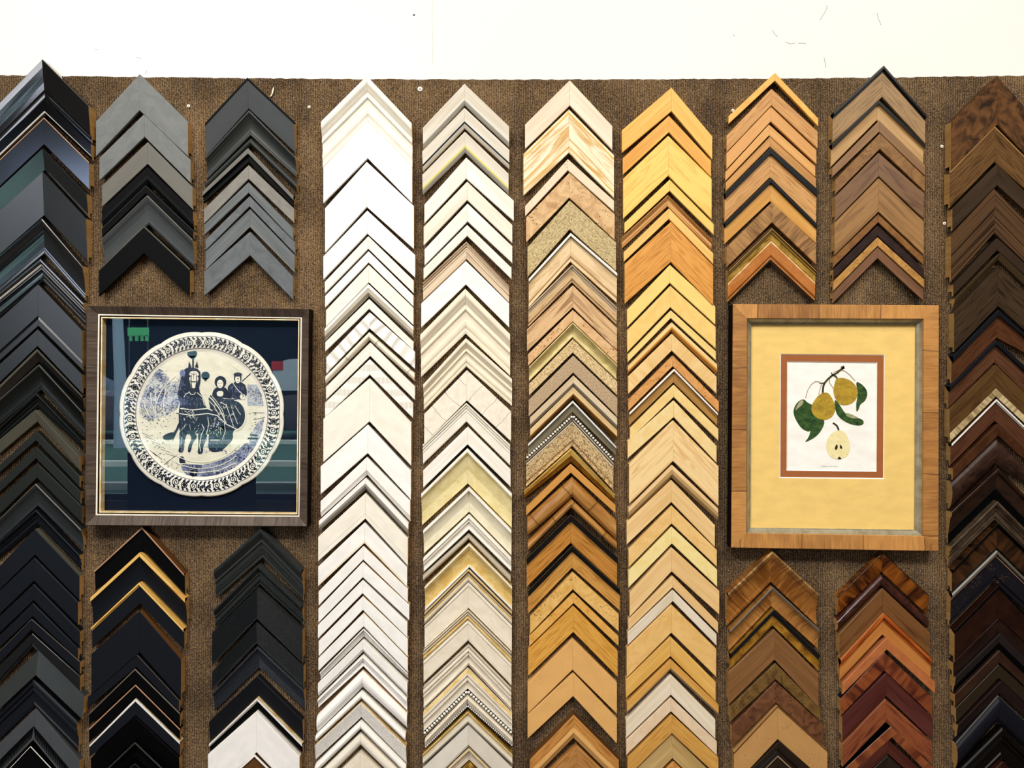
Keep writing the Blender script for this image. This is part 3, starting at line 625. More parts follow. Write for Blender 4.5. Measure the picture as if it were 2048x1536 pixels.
def sample(row, label, group):
    (ax, y0, y1), (lx, l0, l1), (rx, r0, r1) = row['pts']
    H = row['H']; base = P(ax, y0, H); base.y = BY; root = empty('frame_corner_sample', base)
    tag(root, label, 'frame sample', group)
    px_m = (D - H)/F; width = (y1 - y0)*px_m*.7
    prof = smooth_prof(PROF[row['prof']]); ch = min(.0007/max(width, .002), .06)
    # eased outer and inner arrises
    core = [(t, h*H) for t, h in prof if ch < t < 1 - ch]
    top = [(0, prof[0][1]*H - .0007), (ch, hat(prof, ch)*H)] + core + [(1 - ch, hat(prof, 1-ch)*H), (1, prof[-1][1]*H - .0007)]
    hin = top[-1][1]; lip = max(hin - .0045, .003); tr = max(1 - .006/max(width, .004), .5)
    full = [(0, 0)] + top + [(1, lip), (tr, lip), (tr, 0)]
    m_base = mat(M[row['mat']]); m_side = mat(M[row['side']]) if row['side'] else m_base; m_raw = mat(M['raw'])
    uo = R.random()*7; vo = R.random()*3
    def pos(side, s, t, h, gap=.13):
        ex, e0, e1 = (lx, l0, l1) if side < 0 else (rx, r0, r1)
        x = (ax + side*gap)*(1 - s) + ex*s
        q = P(x, (y0 + (y1-y0)*t)*(1 - s) + (e0 + (e1-e0)*t)*s, H)      # traced on the face, extruded straight back to the board
        return Vector((q.x, BY - h, q.z))
    def uvf(side):
        a = pos(side, 0, 0, H); b = pos(side, 1, 0, H); d = (b - a).normalized(); n = Vector((-d.z, 0, d.x))
        return lambda p: ((p - a).dot(d) + uo + (.5 if side > 0 else 0), abs((p - a).dot(n)) + vo)
    back = len(prof) > 2
    for side in (-1, 1):
        mb = MB(); uv = uvf(side)
        for i in range(len(full)):
            (ta, ha), (tb, hb) = full[i], full[(i+1) % len(full)]
            q = [pos(side, 0, ta, ha), pos(side, 1, ta, ha), pos(side, 1, tb, hb), pos(side, 0, tb, hb)]
            if i == 0: mi = 1
            elif i <= len(top): mi = 0
            else: mi = 2
            u = [uv(p) for p in q]
            if i == 0: u = [(u[0][0], vo), (u[1][0], vo), (u[2][0], vo + H), (u[3][0], vo + H)]
            mb.face(q, mi, u)
        for s in (0, 1):
            q = [pos(side, s, t, h) for t, h in full]; mb.face(q, 2 if s else 0, [(p.y*1.0 + uo, p.z + p.x + vo) for p in q])
        build(mb, 'moulding_arm', [m_base, m_side, m_raw], root)
    for bd in [b for b in row['bands'].split(',') if b]:
        rng, mk, kind = bd.split(':'); a, b = [float(q) for q in rng.split('-')]; mm = mat(M[mk])
        if kind == 'bead':
            mb = MB(); tc = (a + b)/2; rad = (b - a)*width*.42
            for side in (-1, 1):
                p0 = pos(side, 0, tc, 0); p1 = pos(side, 1, tc, 0); L = (p1 - p0).length; n = int(L/(rad*2.25)); hh = hat(prof, tc)*H + .0006
                for k in range(n):
                    c = pos(side, (k + .5)/n, tc, hh); rg = []
                    for e in (0, 45, 75):
                        rr = rad*math.cos(math.radians(e)); zz = rad*math.sin(math.radians(e))
                        rg.append([c + Vector((rr*math.cos(j*math.pi/4), -zz, rr*math.sin(j*math.pi/4))) for j in range(8)])
                    for e in (0, 1):
                        for j in range(8): mb.face([rg[e][j], rg[e][(j+1) % 8], rg[e+1][(j+1) % 8], rg[e+1][j]])
                    mb.face(rg[2])
            build(mb, 'bead_row', mm, root, True); continue
        nm = {'edge': 'edge_line', 'line': 'inlay_line', 'band': 'inlay_band', 'groove': 'groove_line', 'cove': 'inner_cove', 'carving': 'carved_row', 'inner': 'inner_lip', 'lip': 'inner_lip', 'face': 'inner_face',
              'rim': 'outer_rim', 'ridge': 'raised_ridge', 'step': 'inner_step', 'channel': 'bead_channel', 'rope': 'rope_edge'}[kind]
        up = .0006 if kind not in ('channel', 'groove') else .0003
        ts = [a] + [t for t, h in prof if a + .01 < t < b - .01] + [b]; e = min(.0004/max(width, .002), (b-a)*.2)
        sec = [(a, hat(prof, a)*H - .0015), (a + e*.3, hat(prof, a)*H + up*.6), (a + e, hat(prof, a+e)*H + up)] + [(t, hat(prof, t)*H + up) for t in ts[1:-1]] + [(b - e, hat(prof, b-e)*H + up), (b - e*.3, hat(prof, b)*H + up*.6), (b, hat(prof, b)*H - .0015)]
        if a == 0: sec = [(-.004/1e3, hat(prof, 0)*H*.25)] + sec[1:]
        mb = MB()
        for side in (-1, 1):
            uv = uvf(side)
            for (ta, ha), (tb, hb) in zip(sec, sec[1:]):
                q = [pos(side, 0, ta, ha, .1), pos(side, 1, ta, ha, .1), pos(side, 1, tb, hb, .1), pos(side, 0, tb, hb, .1)]; mb.face(q, 0, [uv(p) for p in q])
            q = [pos(side, 1, t, h) for t, h in sec]; mb.face(q, 0, [uv(p) for p in q])
        build(mb, nm, mm, root)
    if row['mat'] in ('dg',) and 'rope' in row['look']:
        mb = MB()   # slanting reeds of the carved rope strip
        for side in (-1, 1):
            for k in range(24):
                s0 = (k + .2)/24; s1 = (k + .75)/24; h = H*hat(prof, .8) + .0008
                q = [pos(side, s0, .55, h), pos(side, s1, .55, h), pos(side, min(s1 + .04, 1), .98, h), pos(side, min(s0 + .04, 1), .98, h)]
                b = [p + Vector((0, .0016, 0)) for p in q]; mb.face(q)
                for j in range(4): mb.face([q[j], q[(j+1) % 4], b[(j+1) % 4], b[j]])
        build(mb, 'rope_carving', mat(M['kk']), root)
    return root

# ------------------------------------------------------------------ the setting
def surf(spec): return mat(spec)
m, nt, b = nodes_mat('painted_wall')
f = noise(nt, coords(nt, 1, 1, True), 3, 4); g = noise(nt, coords(nt, 1, 1, True), 90, 4)
nt.links.new(ramp(nt, f, [(.3, lin('eeebe6')), (.7, lin('f2efea'))]), b.inputs['Base Color']); bump(nt, b, g, .08, .002); b.inputs['Roughness'].default_value = .7
m_wall = m
m, nt, b = nodes_mat('ribbed_carpet')
vec = coords(nt, 1, 1, True); X = sepx(nt, vec)
wob = noise(nt, vec, 60, 3); xs = mt(nt, 'ADD', mt(nt, 'MULTIPLY', X[0], 2*math.pi/.0032), mt(nt, 'MULTIPLY', wob, 3.0)); rb = mt(nt, 'SINE', xs)
fib = noise(nt, vec, 620, 3, 0, .6); blot = noise(nt, vec, 9, 4)
t = mt(nt, 'ADD', mt(nt, 'ADD', mt(nt, 'MULTIPLY', rb, .07), fib), mt(nt, 'MULTIPLY', mt(nt, 'SUBTRACT', blot, .5), .35))
nt.links.new(ramp(nt, t, [(.34, lin('2a221c')), (.5, lin('614e3a')), (.68, lin('a48762'))]), b.inputs['Base Color'])
bump(nt, b, mt(nt, 'ADD', mt(nt, 'MULTIPLY', rb, .4), fib), .8, .002); b.inputs['Roughness'].default_value = .95
b.inputs['Specular IOR Level'].default_value = .1
m_felt = m

def struct(name, mb, m): return tag(build(mb, name, m, None), kind='structure')
mb = MB(); mb.box((-3.2, 0, -.0), (3.2, .1, CEIL)); wall = struct('wall_back', mb, m_wall)
mb = MB(); mb.box((-1.15, -4.0, 0), (3.2, -3.9, CEIL)); mb.box((-3.2, -4.0, 0), (-1.15, -3.9, .74)); mb.box((-3.2, -4.0, 3.0), (-1.15, -3.9, CEIL)); struct('wall_front', mb, surf('plain:6f6558:.8'))  # unseen wall, added with a narrow left opening to hold back daylight
mb = MB(); mb.box((-3.2, -3.98, .74), (-3.12, -3.93, 3.0)); mb.box((-1.21, -3.98, .74), (-1.15, -3.93, 3.0)); mb.box((-3.12, -3.98, .74), (-1.21, -3.93, .78)); mb.box((-3.12, -3.98, 2.94), (-1.21, -3.93, 3.0)); struct('window_1', mb, surf('plain:3a3c3c:.4'))
mb = MB(); mb.box((-3.2, -3.9, -.1), (3.2, .1, 0)); struct('floor', mb, surf('wood:7d6a55,5e4c3a:.5'))
mb = MB(); mb.box((-3.2, -3.9, CEIL), (3.2, .1, CEIL + .15)); struct('ceiling', mb, surf('plain:d8d4cc:.8'))
for nme, x in (('wall_left', -3.3), ('wall_right', 3.2)):
    mb = MB(); mb.box((x, -3.9, 0), (x + .1, .1, CEIL)); struct(nme, mb, surf('plain:6f6558:.8'))
# carpet covered display board with a cut top edge that wanders a little
mb = MB(); n = 420; top = []
for i in range(n + 1):
    x = -1.5 + 3.0*i/n; px = 1024 + x*F/D
    py = 151 + 8*(1 - ((px - 1060)/1000)**2 if abs(px-1060) < 1000 else 0) + R.uniform(-.9, .9)
    top.append((x, P(px, py).z))
zb = .35
for i in range(n):
    (xa, za), (xb, zb2) = top[i], top[i+1]
    mb.face([(xa, BY, zb), (xb, BY, zb), (xb, BY, zb2), (xa, BY, za)]); mb.face([(xa, BY, za), (xb, BY, zb2), (xb, -.0001, zb2), (xa, -.0001, za)])
    mb.face([(xa, -.0001, zb), (xb, -.0001, zb), (xb, BY, zb), (xa, BY, zb)])
for x, z in (top[0], top[-1]): mb.face([(x, BY, zb), (x, BY, z), (x, -.0001, z), (x, -.0001, zb)])
o = build(mb, 'display_board', m_felt, None); tag(o, 'brown ribbed carpet panel covering the wall behind every corner sample', 'display board')

# small marks on the paint
def stroke(mb, pts, w, h, mi=0, at=P):
    for (x0, y0), (x1, y1) in zip(pts, pts[1:]):
        dx, dy = x1 - x0, y1 - y0; L = math.hypot(dx, dy) or 1; nx, ny = -dy/L*w/2, dx/L*w/2
        mb.face([at(x0+nx, y0+ny, h), at(x1+nx, y1+ny, h), at(x1-nx, y1-ny, h), at(x0-nx, y0-ny, h)], mi)
HW = BY + .0003     # wall face is 6 mm behind the board front
mb = MB(); stroke(mb, [(863, -30), (865, 0), (864, 40), (866, 85), (865, 130)], .8, -.0058); o = build(mb, 'hairline_crack', mat('plain:cfc8bb:.8'), wall)
mb = MB()
for pl in ([(1640, 40), (1650, 24), (1655, 14)], [(1655, 14), (1652, 11)], [(1570, 84), (1582, 88), (1590, 86)], [(1596, 86), (1612, 87)], [(1545, 60), (1549, 68), (1556, 74)], [(1466, 68), (1470, 73)], [(1754, 26), (1757, 38), (1762, 50)], [(1648, 115), (1652, 135)], [(190, 98), (196, 100)], [(290, 148), (294, 141)], [(272, 114), (282, 117)]):
    stroke(mb, pl, 1.0, -.0058)
build(mb, 'scuff_mark', mat('plain:9a8f80:.8'), wall)
mb = MB(); mb.face([P(828 + 1.9*math.cos(a*math.pi/5), 30 + 1.9*math.sin(a*math.pi/5), -.0058) for a in range(10)]); build(mb, 'nail_hole', mat('plain:2a2622:.8'), wall)

# ------------------------------------------------------------------ all samples
for name, rows in COLUMNS:
    for i, r in enumerate(rows):           # keep a sliver of air between neighbours
        if i + 1 < len(rows):
            nx = rows[i+1]['pts']; pt = []
            for (x, a, c), (x2, a2, c2) in zip(r['pts'], nx):
                hi = r['H']; ho = rows[i+1]['H']
                zmin = P(x2, a2, ho).z + .0011                      # the neighbour's outer edge, in metres
                pt.append((x, a, min(c, 768 - (zmin - ZC)*F/(D - hi))))
            r['pts'] = pt
    for i, r in enumerate(rows):
        sample(r, '%s corner sample, %s from top, %s' % (r['look'], ORD[i], name), 'corner samples in the ' + name)

# ------------------------------------------------------------------ screws and pins in the board
def disc_stack(root, name, px, py, prof, m, n=20, hole=False):
    mb = MB()
    rings = [[P(px, py, h) + Vector((r*math.cos(2*math.pi*k/n), 0, r*math.sin(2*math.pi*k/n))) for k in range(n)] for r, h in prof]
    for a, b in zip(rings, rings[1:]):
        for k in range(n): mb.face([a[k], a[(k+1) % n], b[(k+1) % n], b[k]])
    mb.face(rings[-1]); return build(mb, name, m, root, True)
for px, py, r, lab in ((840, 178, 5.0, 'large white washer screw between the white and cream columns near the board top'),
                       (377, 212, 3.4, 'small white screw right of the upper left grey column'),
                       (618, 214, 3.2, 'small white screw left of the smooth white column'),
                       (1884, 293, 3.4, 'small white screw beside the widest patchwork rustic sample'),
                       (1889, 447, 3.4, 'small white screw beside the smoky brown sample at right'),
                       (1466, 221, 3.2, 'white screw head half hidden left of the topmost yellow sample'),
                       (1553, 173, 4.6, 'dark round screw just below the thin yellow sample tip')):
    root = empty('wall_screw', P(px, py)); tag(root, lab, 'screw', 'screws in the carpet board')
    rr = r*D/F; dark = 'dark' in lab
    disc_stack(root, 'screw_head', px, py, [(rr, 0), (rr, .0012), (rr*.8, .0019), (rr*.3, .0021)], mat('plain:1c1a1a:.3' if dark else 'plain:f3eee6:.35'))
    mb = MB(); c = P(px, py, .0023)
    for a in (.5, .5 + math.pi/2):
        d = Vector((math.cos(a), 0, math.sin(a)))*rr*.36; e = Vector((-math.sin(a), 0, math.cos(a)))*rr*.1
        mb.face([c - d - e, c + d - e, c + d + e, c - d + e])
    build(mb, 'driver_slot', mat('plain:9a9a9a:.3' if dark else 'plain:4a3c30:.6'), root)
mb = MB(); q = [(540, 194), (543, 192), (546, 186), (548, 178), (547, 173), (544.5, 180), (543, 187)]
fr = [P(x, y, .004) for x, y in q]; bk = [P(x, y, .0) for x, y in q]; mb.face(fr)
for k in range(len(q)): mb.face([fr[k], fr[(k+1) % len(q)], bk[(k+1) % len(q)], bk[k]])
tag(build(mb, 'torn_tape', mat('plain:e9d9c0:.6'), None), 'curled cream tape scrap beside the upper charcoal column peak', 'tape scrap')

# ------------------------------------------------------------------ picture frames
def quad_lerp(A, B, t): return [(a[0] + (b[0]-a[0])*t, a[1] + (b[1]-a[1])*t) for a, b in zip(A, B)]
def rail_ring(root, name, O, I, prof, m, sidem=None, split=True):
    """four mitred rails between outer quad O and inner quad I (TL TR BR BL); prof = [(t, h)]"""
    outs = []
    names = name
    for k in range(4):
        mb = MB(); a, b = k, (k+1) % 4
        def pa(t, h, q):
            v = P(*[O[q][j] + (I[q][j]-O[q][j])*t for j in (0, 1)], max(hh for tt, hh in prof if tt == t)); return Vector((v.x, BY - h, v.z))
        horiz = k % 2 == 0
        for (ta, ha), (tb, hb) in zip(prof, prof[1:]):
            q = [pa(ta, ha, a), pa(ta, ha, b), pa(tb, hb, b), pa(tb, hb, a)]
            uv = [((p.x if horiz else p.z) + k*1.7, (p.z if horiz else p.x) + k) for p in q]
            mb.face(q, 1 if ta == tb == 0 and sidem else 0, uv)
        build(mb, names, [m] + ([sidem] if sidem else []), root)
def flat_quad(root, name, Q, h, m, th=.0015):
    mb = MB(); f = [P(x, y, h) for x, y in Q]; bk = [P(x, y, h - th) for x, y in Q]; mb.face(f)
    for k in range(4): mb.face([f[k], f[(k+1) % 4], bk[(k+1) % 4], bk[k]])
    mb.face(bk[::-1]); return build(mb, name, m, root)
def glass_mat(name, refl):
    m = bpy.data.materials.new(name); m.use_nodes = True; nt = m.node_tree; nt.nodes.clear()
    out = N(nt, 'ShaderNodeOutputMaterial'); mx = N(nt, 'ShaderNodeMixShader'); tr = N(nt, 'ShaderNodeBsdfTransparent'); gl = N(nt, 'ShaderNodeBsdfGlossy')
    gl.inputs['Roughness'].default_value = .004; fz = N(nt, 'ShaderNodeFresnel'); fz.inputs['IOR'].default_value = refl
    geo = N(nt, 'ShaderNodeNewGeometry'); nt.links.new(mt(nt, 'MULTIPLY', fz.outputs[0], mt(nt, 'SUBTRACT', 1.0, geo.outputs['Backfacing'])), mx.inputs[0]); nt.links.new(tr.outputs[0], mx.inputs[1]); nt.links.new(gl.outputs[0], mx.inputs[2]); nt.links.new(mx.outputs[0], out.inputs[0]); return m

# --- plate picture
root = empty('plate_picture_frame', P(395, 1052, 0)); tag(root, 'square dark frame with blue and white plate of a horse cart behind glass', 'picture frame')
O = [(173, 611), (618, 617.5), (614, 1053), (171, 1051)]; I = [(196, 628), (604, 635), (599, 1034), (191, 1031)]; W2 = [(199.5, 631), (601, 637), (596.5, 1031), (195, 1027.5)]
G1_ = [(202, 633.5), (599, 638.5), (595, 1029), (198, 1025.5)]; I2 = [(205, 636.5), (596.5, 641), (592.5, 1026.5), (201.5, 1023)]
fm = mat('grain:5d5148,453a33:.45')
rail_ring(root, 'frame_rail', O, I, [(0, 0), (0, .0295), (.05, .0305), (1, .0215), (1, .018)], fm, mat('plain:16120f:.5'))
rail_ring(root, 'cream_fillet', I, W2, [(0, .019), (.1, .0222), (.9, .0222), (1, .018)], mat('plain:f3ead8:.4'))
rail_ring(root, 'dark_groove', W2, G1_, [(0, .0185), (1, .0185)], mat('plain:1c140c:.5'))
rail_ring(root, 'gold_fillet', G1_, I2, [(0, .017), (.1, .0205), (.9, .0205), (1, .0195), (1, .005)], mat('mottle:f2e2bb,dcb877:.35'))
flat_quad(root, 'mat_board', quad_lerp(G1_, I2, .3), .006, mat('plain:16202f:.8'), .004)
flat_quad(root, 'glass_pane', quad_lerp(G1_, I2, .6), .0185, glass_mat('framed_glass', 1.75), .0004)

# the plate
CX, CY, RP = 403.5, 828.5, 164.5
plate = empty('wall_plate', P(CX, CY, .006)); tag(plate, 'round scalloped blue and white plate with horse cart scene in dark frame', 'plate')
def lob(a): return 1 + .020*(abs(math.cos(6*(a + .26)))**.6 - .45)
def hp(r): return .0085 + (.0035*min(max((r - .76)/.06, 0), 1))
def PP(r, a, dh=0): return P(CX + RP*r*math.cos(a)*(lob(a) if r > .9 else 1 + (lob(a)-1)*max(0, (r-.8)/.1 if r > .8 else 0)), CY + RP*1.0*r*math.sin(a)*(lob(a) if r > .9 else 1 + (lob(a)-1)*max(0, (r-.8)/.1 if r > .8 else 0)), hp(min(r, 1)) + dh)
mb = MB(); NA = 180; radii = [.02, .3, .6, .755, .775, .8, .82, .88, .94, .985, 1.0, .985]; dh = [0]*9 + [.0002, -.0012, -.0045]
for i in range(len(radii) - 1):
    for k in range(NA):
        a0, a1 = 2*math.pi*k/NA, 2*math.pi*(k+1)/NA
        mb.face([PP(radii[i], a0, dh[i]), PP(radii[i], a1, dh[i]), PP(radii[i+1], a1, dh[i+1]), PP(radii[i+1], a0, dh[i+1])])
mb.face([PP(.02, 2*math.pi*k/NA) for k in range(NA)])
build(mb, 'plate_body', mat('plain:f3f0e2:.12'), plate, True)
INK = mat('plain:141a2e:.2'); CREAM = mat('plain:efeedd:.2')
mb = MB()
def ring(mb, r0, r1, dh, n=180):
    for k in range(n):
        a0, a1 = 2*math.pi*k/n, 2*math.pi*(k+1)/n; mb.face([PP(r0, a0, dh), PP(r0, a1, dh), PP(r1, a1, dh), PP(r1, a0, dh)])
def pstroke(mb, pts, w, dh):      # pts in (r, a) plate coordinates, w in px
    for (r0, a0), (r1, a1) in zip(pts, pts[1:]):
        x0, y0, x1, y1 = r0*math.cos(a0)*RP, r0*math.sin(a0)*RP, r1*math.cos(a1)*RP, r1*math.sin(a1)*RP
        dx, dy = x1-x0, y1-y0; L = math.hypot(dx, dy) or 1; nx, ny = -dy/L*w/2, dx/L*w/2
        q = [(x0+nx, y0+ny), (x1+nx, y1+ny), (x1-nx, y1-ny), (x0-nx, y0-ny)]
        mb.face([PP(math.hypot(x, y)/RP, math.atan2(y, x), dh) for x, y in q])
ring(mb, .945, .951, .0003); ring(mb, .800, .806, .0003)
NR = 104
for k in range(NR):
    a = 2*math.pi*k/NR
    pstroke(mb, [(.94, a), (.925, a + .006), (.908, a + .026)], 3.6, .0003)
    pstroke(mb, [(.812, a), (.828, a + .010), (.847, a + .030)], 3.7, .0003)
for k in range(11):
    a = 2*math.pi*k/11 + .1
    for s, da in ((1, -.12), (-1, .12)):
        c = (.875, a + da); pts = []
        for j in range(24):
            th = j*.55*s + a; rr = .003 + .0021*j
            x = c[0]*math.cos(c[1]) + rr*math.cos(th); y = c[0]*math.sin(c[1]) + rr*math.sin(th); pts.append((math.hypot(x, y), math.atan2(y, x)))
        pstroke(mb, pts, 1.7, .0003)
    c = (.875, a)
    for p in range(7):
        th = 2*math.pi*p/7
        for r1 in (.017,):
            pc = (c[0]*math.cos(c[1]) + .024*math.cos(th), c[0]*math.sin(c[1]) + .024*math.sin(th)); pts = []
            for j in range(9):
                x = pc[0] + .0125*math.cos(j*math.pi/4); y = pc[1] + .0125*math.sin(j*math.pi/4); pts.append((math.hypot(x, y), math.atan2(y, x)))
            pstroke(mb, pts, 1.8, .0003)
    pts = []
    for j in range(8):
        x = c[0]*math.cos(c[1]) + .010*math.cos(j*math.pi/4); y = c[0]*math.sin(c[1]) + .010*math.sin(j*math.pi/4); pts.append(PP(math.hypot(x, y), math.atan2(y, x), .0003))
    mb.face(pts)
    for j in range(7):       # leaf sprays between the flower groups
        aa = a + .21 + j*.026; rr = .852 + .012*(j % 3)
        pstroke(mb, [(rr, aa), (rr + .02, aa + .010), (rr + .045, aa + .006)], 3.6 - .3*(j % 2), .0003)
build(mb, "border_pattern", INK, plate)

def Q1(u, v): return (160 + u/4.2667, 600 + v/4.2667)
def poly(mb, pts, dh, rounds=0, conv=Q1):
    pts = [conv(*p) for p in pts]
    for _ in range(rounds):
        n = []
        for i in range(len(pts)):
            a, b = pts[i], pts[(i+1) % len(pts)]; n += [(a[0]*.75 + b[0]*.25, a[1]*.75 + b[1]*.25), (a[0]*.25 + b[0]*.75, a[1]*.25 + b[1]*.75)]
        pts = n
    mb.face([P(x, y, .0085 + dh) for x, y in pts])
def ell(mb, cx, cy, rx, ry, dh, n=22, conv=Q1): poly(mb, [(cx + rx*math.cos(2*math.pi*k/n), cy + ry*math.sin(2*math.pi*k/n)) for k in range(n)], dh, 0, conv)
def line(mb, pts, w, dh, conv=Q1):
    mb2 = [conv(*p) for p in pts]; stroke(mb, mb2, w/4.2667, .0085 + dh)
mb = MB(); mb.face([P(CX + RP*.79*math.cos(a*math.pi/45), CY + RP*.79*math.sin(a*math.pi/45), .0086) for a in range(90)])
build(mb, 'scene_background', mat('mottle:efecd8,dfddc8:.2'), plate)
mb = MB()
poly(mb, [(485, 840), (520, 760), (560, 690), (600, 640), (660, 580), (700, 600), (745, 640), (770, 700), (840, 690), (850, 800), (840, 930), (780, 960), (740, 990), (690, 1000), (620, 1020), (560, 1030), (500, 960), (478, 900)], .0002, 2)
build(mb, 'painted_trees', mat('fleck:3f4c78,d5d8d4:.2'), plate)
mb = MB(); poly(mb, [(1430, 722), (1565, 722), (1600, 790), (1616, 905), (1430, 905)], .0002)
poly(mb, [(1500, 1060), (1560, 1010), (1610, 1010), (1600, 1130), (1570, 1200), (1480, 1330), (1430, 1380), (1440, 1200)], .0002, 2)
build(mb, 'painted_field', mat('fleck:59688a,c3cad0:.2'), plate)
mb = MB(); poly(mb, [(850, 1370), (930, 1400), (1060, 1405), (1200, 1370), (1330, 1300), (1430, 1200), (1450, 1280), (1390, 1430), (1290, 1490), (1150, 1535), (1000, 1535), (880, 1480)], .0002, 1)
build(mb, 'painted_water', mat('fleck:2c3560,9aa2bb:.2'), plate)
NAVY = mat('plain:151a33:.15')
mb = MB()
poly(mb, [(1085, 820), (1160, 800), (1250, 860), (1330, 850), (1390, 890), (1405, 1000), (1370, 1070), (1300, 1120), (1310, 1190), (1240, 1260), (1190, 1300), (1090, 1295), (1100, 1150), (1120, 950)], .0004, 2)
ell(mb, 1318, 985, 92, 118, .0005)
build(mb, 'painted_cart', mat('plain:172438:.2'), plate)
mb = MB()
poly(mb, [(868, 640), (885, 592), (930, 572), (1025, 590), (1032, 680), (1012, 770), (1055, 840), (1078, 930), (1150, 955), (1220, 995), (1252, 1050), (1242, 1115), (1130, 1150), (1000, 1135), (925, 1150), (852, 1130), (842, 1050), (842, 950), (855, 880), (832, 830), (846, 720)], .0007, 1)
for leg in ([(850, 1110), (918, 1120), (892, 1200), (888, 1250), (880, 1300), (836, 1302), (850, 1240), (848, 1180)], [(1005, 1120), (1100, 1110), (1072, 1200), (1050, 1250), (1048, 1312), (1000, 1316), (1012, 1240)], [(1180, 1080), (1250, 1070), (1236, 1170), (1222, 1290), (1198, 1292), (1208, 1180)], [(935, 1130), (975, 1135), (1005, 1165), (960, 1220), (945, 1300), (918, 1300), (925, 1240), (955, 1180)], [(848, 1030), (806, 1130), (770, 1128), (708, 1158), (706, 1185), (740, 1200), (800, 1185), (822, 1135), (856, 1070)]):
    poly(mb, leg, .0007, 1)
for e in ([(922, 580), (930, 520), (952, 575)], [(980, 575), (998, 520), (1012, 580)]): poly(mb, e, .0008)
line(mb, [(965, 580), (964, 490)], 14, .0008)
poly(mb, [(850, 1330), (890, 1340), (900, 1400), (870, 1415), (845, 1380)], .0008, 1)
poly(mb, [(930, 1450), (1000, 1445), (1015, 1500), (940, 1510)], .0008, 1)
line(mb, [(1450, 1150), (1515, 1155)], 12, .0008); line(mb, [(1430, 1180), (1520, 1182)], 14, .0008)
poly(mb, [(1130, 830), (1130, 780), (1165, 740), (1240, 740), (1275, 800), (1310, 845), (1200, 830)], .0009, 1)
ell(mb, 1198, 700, 50, 52, .0010); poly(mb, [(1250, 750), (1300, 700), (1400, 700), (1432, 790), (1400, 850), (1290, 840)], .0009, 1)
ell(mb, 1346, 665, 32, 46, .0010); line(mb, [(1380, 695), (1475, 610)], 7, .0010); line(mb, [(1225, 848), (1340, 850)], 8, .0011)
build(mb, 'painted_horse_and_riders', NAVY, plate)
mb = MB(); ell(mb, 957, 458, 42, 36, .0009); poly(mb, [(922, 475), (992, 475), (965, 515)], .0009); ell(mb, 1070, 645, 36, 34, .0009); poly(mb, [(1045, 665), (1096, 665), (1068, 695)], .0009)
build(mb, 'painted_plumes', mat('mottle:2c5a68,14303e:.2'), plate)
mb = MB(); poly(mb, [(930, 640), (940, 612), (968, 604), (1004, 612), (1018, 645), (1006, 690), (992, 720), (988, 758), (950, 758), (945, 720), (934, 690)], .0010, 1)
ell(mb, 1196, 716, 27, 36, .0012); ell(mb, 1346, 676, 22, 34, .0012); poly(mb, [(1165, 780), (1225, 775), (1220, 825), (1170, 822)], .0011, 1); ell(mb, 1388, 825, 24, 24, .0012)
for pl, w in (([(855, 925), (960, 938), (1095, 925), (1130, 945)], 9), ([(848, 968), (950, 985), (1090, 968), (1170, 985), (1250, 1060), (1350, 1110)], 8), ([(885, 830), (905, 800), (930, 790)], 6), ([(1000, 790), (1045, 830), (1062, 900)], 6), ([(930, 780), (945, 805), (975, 805), (985, 785)], 6),
              ([(1070, 795), (1130, 850), (1190, 930), (1225, 1000), (1245, 1050)], 9), ([(1110, 800), (1160, 860), (1215, 940), (1235, 1000)], 5), ([(1090, 850), (1140, 900), (1190, 985)], 6), ([(1040, 1060), (1060, 1100), (1035, 1150), (1020, 1240), (1030, 1290)], 6), ([(1090, 1000), (1100, 1060), (1080, 1140), (1100, 1180)], 5),
              ([(1200, 870), (1250, 900), (1270, 960)], 6), ([(1300, 700), (1340, 760), (1400, 820)], 6), ([(1230, 1040), (1240, 1120), (1215, 1190)], 5), ([(870, 1170), (860, 1240)], 6), ([(1300, 940), (1345, 1060)], 5), ([(1270, 960), (1310, 1080)], 5), ([(1320, 900), (1370, 980)], 5), ([(1110, 1195), (1190, 1195)], 5)):
    line(mb, pl, w, .0012)
for k in range(20):
    a0, a1 = -1.5 + k*.145, -1.5 + (k+1)*.145
    line(mb, [(1310 + 105*math.cos(a0), 985 + 132*math.sin(a0)), (1310 + 105*math.cos(a1), 985 + 132*math.sin(a1))], 12, .0011)
RR = random.Random(11)
for k in range(230):         # brushed flecks over foliage, horse and water
    a = RR.uniform(0, 6.28); c0, c1, sx, sy = RR.choice([(620, 800, 120, 200), (620, 950, 130, 90), (560, 900, 70, 100), (950, 1020, 90, 120), (1150, 1080, 80, 90), (1230, 940, 120, 100), (1150, 1440, 260, 70), (1520, 850, 80, 120)])
    x, y = c0 + sx*RR.uniform(-.95, .95)*.8, c1 + sy*RR.uniform(-.95, .95)*.8; L = RR.uniform(8, 26)
    line(mb, [(x, y), (x + L*math.cos(a)*.5, y + L*abs(math.sin(a))), (x + L*math.cos(a), y + L*1.6*abs(math.sin(a)))], RR.uniform(2, 4.5), .0013)
for pl in ([(730, 760), (712, 880), (720, 1000), (745, 1080)], [(600, 790), (610, 880), (650, 990)], [(640, 760), (650, 900)], [(840, 1395), (1060, 1404)], [(870, 1460), (1010, 1475), (1180, 1455), (1330, 1390)], [(540, 850), (560, 930), (600, 1000)]):
    line(mb, pl, 7, .0009)
for x, y, rx, ry in ((958, 650, 9, 9), (985, 650, 9, 9)): pass
